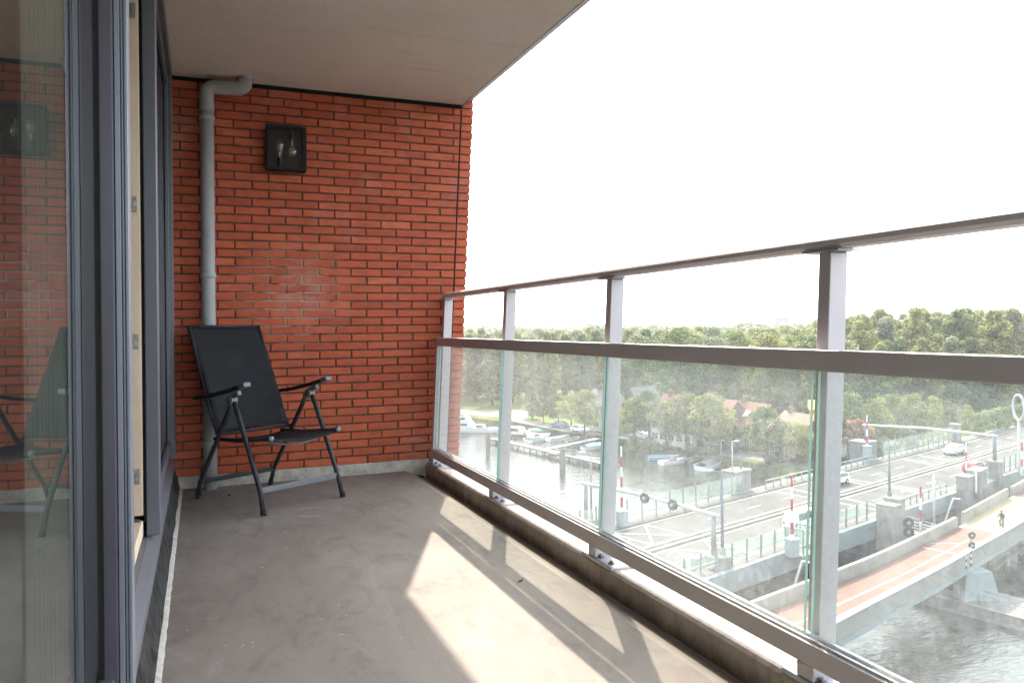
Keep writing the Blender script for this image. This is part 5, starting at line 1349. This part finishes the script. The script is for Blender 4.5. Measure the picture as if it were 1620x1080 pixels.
# mid trees beyond the far carriageway
MT = [proto('m', 11, 9.5, 1.2, 'round', 71 + i, 60, 5600, .36, m_) for i, m_ in enumerate(('leaf_olive', 'leaf_green', 'leaf_grey'))]
for k_, (x, y, yt, pi_, wx, lab) in enumerate(((1345, 716, 622, 1, 1.0, 'dark green tree behind the rusty red tree'), (1388, 712, 628, 0, .9, 'yellow green tree behind the left end of the long arched arm'), (1412, 706, 624, 1, 1.0, 'green tree above the start of the far glass screen'),
     (1446, 702, 622, 0, 1.0, 'bright yellow green tree standing over the middle of the far screen'), (1474, 697, 627, 0, .9, 'yellow green tree above the right part of the far screen'), (1500, 690, 634, 2, 1.1, 'grey green tree behind the small dark end pillar'),
     (1528, 684, 640, 0, 1.0, 'olive bush tree left of the white ring'), (1375, 706, 640, 2, 1.0, 'grey green bushy tree between the red tree and the arch post'), (1318, 724, 640, 1, 1.0, 'green tree hidden by the nearest railing post'), (1300, 715, 650, 2, .9, 'grey green tree beside the yellow house'),
     (1430, 715, 672, 2, 1.3, 'low grey bush showing over the far glass screen'), (1398, 722, 690, 2, 1.4, 'low pale bush right of the arch post'))):
    px_tree(MT[pi_], x, y, yt, lab, wx, name='tree')
# shrubs along the bank and gardens
SB = [proto('b', 2.2, 3.2, .1, 'round', 81 + i, 26, 1500, .20, m_) for i, m_ in enumerate(('leaf_green', 'leaf_olive', 'leaf_grey'))]
def shrub(P, H_, label, group, i, wx=1.0): return tree(SB[i % 3], P, H_, label, 'shrub', group, rnd.uniform(0, 6), 'shrub', wx)
for k_, (x, y) in enumerate(((1028, 704), (1057, 710), (1088, 714), (1125, 720), (1003, 701), (1216, 736))):
    shrub(at(x, y, ZL - .2), 1.7, 'small bush at the foot of a quay row tree', 'bushes under the quay trees', k_)
for i in range(26):
    u = i / 25; x = 985 + u * 290; y = 686 + u * 44 - 4
    P = at(x, y, ZL); shrub(P + Vector((2.2, 1.6, 0)), rnd.uniform(1.3, 2.4), 'garden hedge bush along the front of the quay houses', 'garden bushes before the houses', i, 1.1)
ss = random.Random(3)
for i in range(30):
    j = ss.randrange(11, 25); A_ = shore[j]; B_ = shore[j + 1]; P = A_.lerp(B_, ss.random()) + Vector((.7, .8, .55)) * ss.uniform(.8, 2.2)
    P.z = ZW + .5; shrub(P, ss.uniform(.8, 1.6), 'reedy plants growing on the dark bank at the waterline', 'plants on the harbour bank', i, 1.3)
# hedge wall, right
def hedge(P, Q, H_, th_, label):
    L_ = (Q - P).length; g = random.Random(9); cl = []
    for i in range(int(L_ * 1.6)): cl.append((g.uniform(0, L_), g.uniform(-th_ / 2, th_ / 2), g.uniform(.3, H_ - .5), g.uniform(.6, .95)))
    for i in range(int(L_)): cl.append((L_ * i / L_, -th_ / 2 * 0, H_ - .5, .75))
    me = leafmesh('hedge', cl, int(L_ * H_ * 75), .34, 9, M['leaf_green']); o = bpy.data.objects.new('hedge', me); S.collection.objects.link(o)
    o.location = P; o.rotation_euler = (0, 0, math.atan2((Q - P).y, (Q - P).x)); return tag(o, label, 'hedge')
h1 = BP(72, 8.6, ZL + .5); h2 = BP(125, 9.5, ZL + .5); hedge(h1, h2, 5.6, 2.0, 'tall dark clipped hedge beside the far end of the bridge road')
# forest: individuals
clear = [(s_.x, s_.y) for s_ in stf]
def ok(P):
    n_ = Vector((math.sin(YAW), math.cos(YAW), 0)); dep = P.dot(n_); px = CX + FPX * (P.dot(Vector((math.cos(YAW), -math.sin(YAW), 0)))) / dep
    py = HY + (CAMH - ZL) * FPX / dep
    # nothing in front of the wood edge
    lim = np.interp(px, [600, 728, 760, 840, 900, 960, 1030, 1100, 1200, 1290, 1400, 1520, 1700], [636, 642, 641, 645, 634, 636, 645, 652, 660, 672, 678, 668, 646])
    return py < lim, px, py, dep
cand = []
for i in range(40000):
    a = R(ft.uniform(8, 64)); dd_ = math.sqrt(ft.uniform(120 ** 2, 560 ** 2)); P = Vector((math.sin(a) * dd_, math.cos(a) * dd_, ZL)); g_, px, py, dep = ok(P)
    if not g_ or px < 640 or px > 1800: continue
    md = (7.2 if px < 1290 else 6.2) + max(0, dep - 150) * .026
    if all((P - q_).length > md for q_ in cand): cand.append(P)
    if len(cand) > 560: break
cand.sort(key=lambda v: v.length)
print('forest', len(cand), cand[-1].length)
near = cand[:300]; far = cand[300:]
for i, P in enumerate(near):
    g_, px, py, dep = ok(P)
    n_ = mn.noise(Vector((P.x * .012, P.y * .012, 3)))
    k_ = ft.choice([0, 0, 1, 2, 2]) if (n_ < .02 and px < 1330) else ft.choice([3, 4, 5, 3, 5, 3, 5])
    ht = ft.uniform(17.5, 22.0) if k_ < 3 else ft.uniform(19, 22.5)
    if px > 1300: ht += 2.6 + min(2.6, (px - 1300) / 60)
    if dep < 190: ht = min(ht, 17.5 + (dep - 150) * .06)
    zone = ('at the left, between brick wall and first posts' if px < 860 else 'behind the street corner and pale house' if px < 1030 else 'behind the quay houses' if px < 1290 else 'beyond the road bridge')
    if dep > 215: zone = zone.replace('behind the', 'far behind the').replace('beyond', 'far beyond').replace('at the left,', 'far back at the left,')
    tree(FT[k_], P, ht, fl2[k_] + ' ' + zone, 'tree', fl2[k_] + ' ' + zone, ft.uniform(0, 6.28), 'forest_tree', ft.uniform(.95, 1.25))
# far wood, one mass
g = random.Random(12); cl = []
for P in far:
    for j in range(3): cl.append((P.x + g.uniform(-4, 4), P.y + g.uniform(-4, 4), ZL + g.uniform(9, 19), g.uniform(2.5, 4.5)))
for i in range(5200):
    a = R(g.uniform(8, 64)); dd_ = math.sqrt(g.uniform(400 ** 2, 1500 ** 2)) if i < 3200 else g.uniform(1500, 3000); hh = g.uniform(9, 19) * (1 if mn.noise(Vector((a * 9, dd_ * .004, 0))) > -.1 else .6)
    cl.append((math.sin(a) * dd_, math.cos(a) * dd_, ZL + hh, g.uniform(4.5, 8)))
me = leafmesh('far_wood', cl, 230000, 2.4, 99, M['leaf_grey']); o = bpy.data.objects.new('far_wood', me); S.collection.objects.link(o); o['kind'] = 'stuff'; tag(o, 'hazy mass of distant woodland stretching to the horizon', 'woodland')

# far skyline
def farbox(name, x0, x1, yt, dist, label, cat, mat, depth=30, group=None):
    n_ = Vector((math.sin(YAW), math.cos(YAW), 0)); r_ = Vector((math.cos(YAW), -math.sin(YAW), 0))
    P = n_ * dist + r_ * ((x0 + x1) / 2 - CX) / FPX * dist; P.z = ZL; W_ = (x1 - x0) / FPX * dist; H_ = hgt((x0 + x1) / 2, yt, P) - ZL
    r = empty(name, P, label, cat, group, -YAW)
    b = MB(); b.box(-W_ / 2, W_ / 2, 0, depth, 0, H_ - 2); b.build('wall', mat, r)
    b = MB(); b.box(-W_ / 2 - .5, W_ / 2 + .5, -.5, depth + .5, H_ - 1.99, H_); b.build('roof', M['cabinet'], r)
fb1 = simple('far_grey', (.12, .14, .17), .9, 0, .05, .01); fb2 = simple('far_pale', (.42, .42, .43), .9, 0, .05, .01)
farbox('factory', 1230, 1248, 500, 900, 'grey blue box shaped works building between the two cranes', 'factory', fb1, 40)
farbox('factory', 762, 769, 512, 900, 'small grey block on the horizon over the left trees', 'factory', fb1, 20)
k2 = 0
for (x0, x1, yt, lab) in ((785, 860, 514.5, 'long low pale shed on the horizon left of the second post'), (1000, 1040, 512, 'pale low building on the horizon right of the second post'), (1060, 1120, 511, 'long pale hall on the horizon over the middle of the wood'), (1120, 1165, 510, 'pale flat hall on the horizon left of the lattice crane'), (1590, 1630, 499, 'dark hump roofed hall on the right horizon')):
    farbox('warehouse', x0, x1, yt, 1100, lab, 'warehouse', fb2, 60)
def fp(x, dist):
    n_ = Vector((math.sin(YAW), math.cos(YAW), 0)); r_ = Vector((math.cos(YAW), -math.sin(YAW), 0)); P = n_ * dist + r_ * (x - CX) / FPX * dist; P.z = ZL; return P
for (x, yt, lab) in ((1554, 482, 'left of the two tall grey chimneys on the right horizon'), (1574, 483, 'right of the two tall grey chimneys on the right horizon')):
    P = fp(x, 1000); H_ = hgt(x, yt, P) - ZL; b = MB(); b.tube([(0, 0, 0), (0, 0, H_)], 1.8, 14, r1=1.4); o = b.build('chimney', fb1, smooth=True); o.location = P; tag(o, lab, 'chimney')
P = fp(1532, 1000); H_ = hgt(1532, 487, P) - ZL; r = empty('wind_turbine', P, 'white wind turbine on the horizon left of the chimneys', 'wind turbine', rz=-YAW)
b = MB(); b.tube([(0, 0, 0), (0, 0, H_)], 1.8, 10, r1=1.0); b.build('tower', fb2, r, smooth=True)
b = MB(); b.box(-1.5, 1.5, -3, 3, H_, H_ + 3); b.build('nacelle', fb2, r)
for i in range(3):
    a = R(75 + 120 * i); b = MB(); b.bar((0, -3.5, H_ + 1.5), (math.cos(a) * 8, -3.5, H_ + 1.5 + math.sin(a) * 8), .8, .5, (0, 1, 0)); b.build('blade', fb2, r)
for (x, yt, lab, w_) in ((1212, 488, 'thin harbour crane with a leaning jib on the horizon', 3.2), (1265, 486, 'double mast crane frame on the horizon right of the works', 6)):
    P = fp(x, 950); H_ = hgt(x, yt, P) - ZL; r = empty('crane', P, lab, 'crane', rz=-YAW); b = MB()
    for sg in (-1, 1): b.bar((sg * w_ / 2, 0, 0), (sg * w_ / 2, 0, H_ * (1 if w_ > 5 else .78)), 1.1, 1.1, (0, 1, 0))
    for i in range(5): b.bar((-w_ / 2, 0, H_ * .15 * i), (w_ / 2, 0, H_ * .15 * (i + 1)), .6, .6)
    b.build('mast', fb1, r)
    b = MB(); b.bar((-w_ / 2 - 1.5, 0, H_ * (1 if w_ > 5 else .78)), (w_ / 2 + 1.5, 0, H_ * (1 if w_ > 5 else .78)), 1.0, 1.2)
    if w_ < 5: b.bar((0, 0, H_ * .75), (6, 0, H_ * 1.06), .8, .9)
    b.build('jib', fb1, r)
# garden fence posts / lamp posts of the quay
for (x, y, yt, lab) in ((878, 672, 657, 'quay street lamp left of the yellowish tree'), (1141, 721, 700, 'small lamp post on the verge behind the launch'), (1076, 706, 683, 'slim lamp post between the third and fourth quay trees')):
    P = at(x, y, ZL); pole('street_lamp', P, max(hgt(x, yt, P), ZL + 2.5), .09, .06, 'pale_post', lab, 'street lamp', arm=(.6, .2, .1))

# ------------------------------------------------------------------ summer haze
b = MB(); b.box(-700, 4000, -700, 4000, ZW - 1.0, 95)
t = NT('haze'); vp = t.n('ShaderNodeVolumePrincipled', {'Color': (.93, .95, 1.0, 1), 'Density': HAZE, 'Anisotropy': .35}); t.t.links.new(vp.outputs[0], t.out.inputs['Volume'])
hz_ = b.build('haze', t.m, kind='stuff')
tag(hz_, 'thin pale summer haze over harbour, bridge and wood', 'haze')
S.cycles.volume_bounces = 1
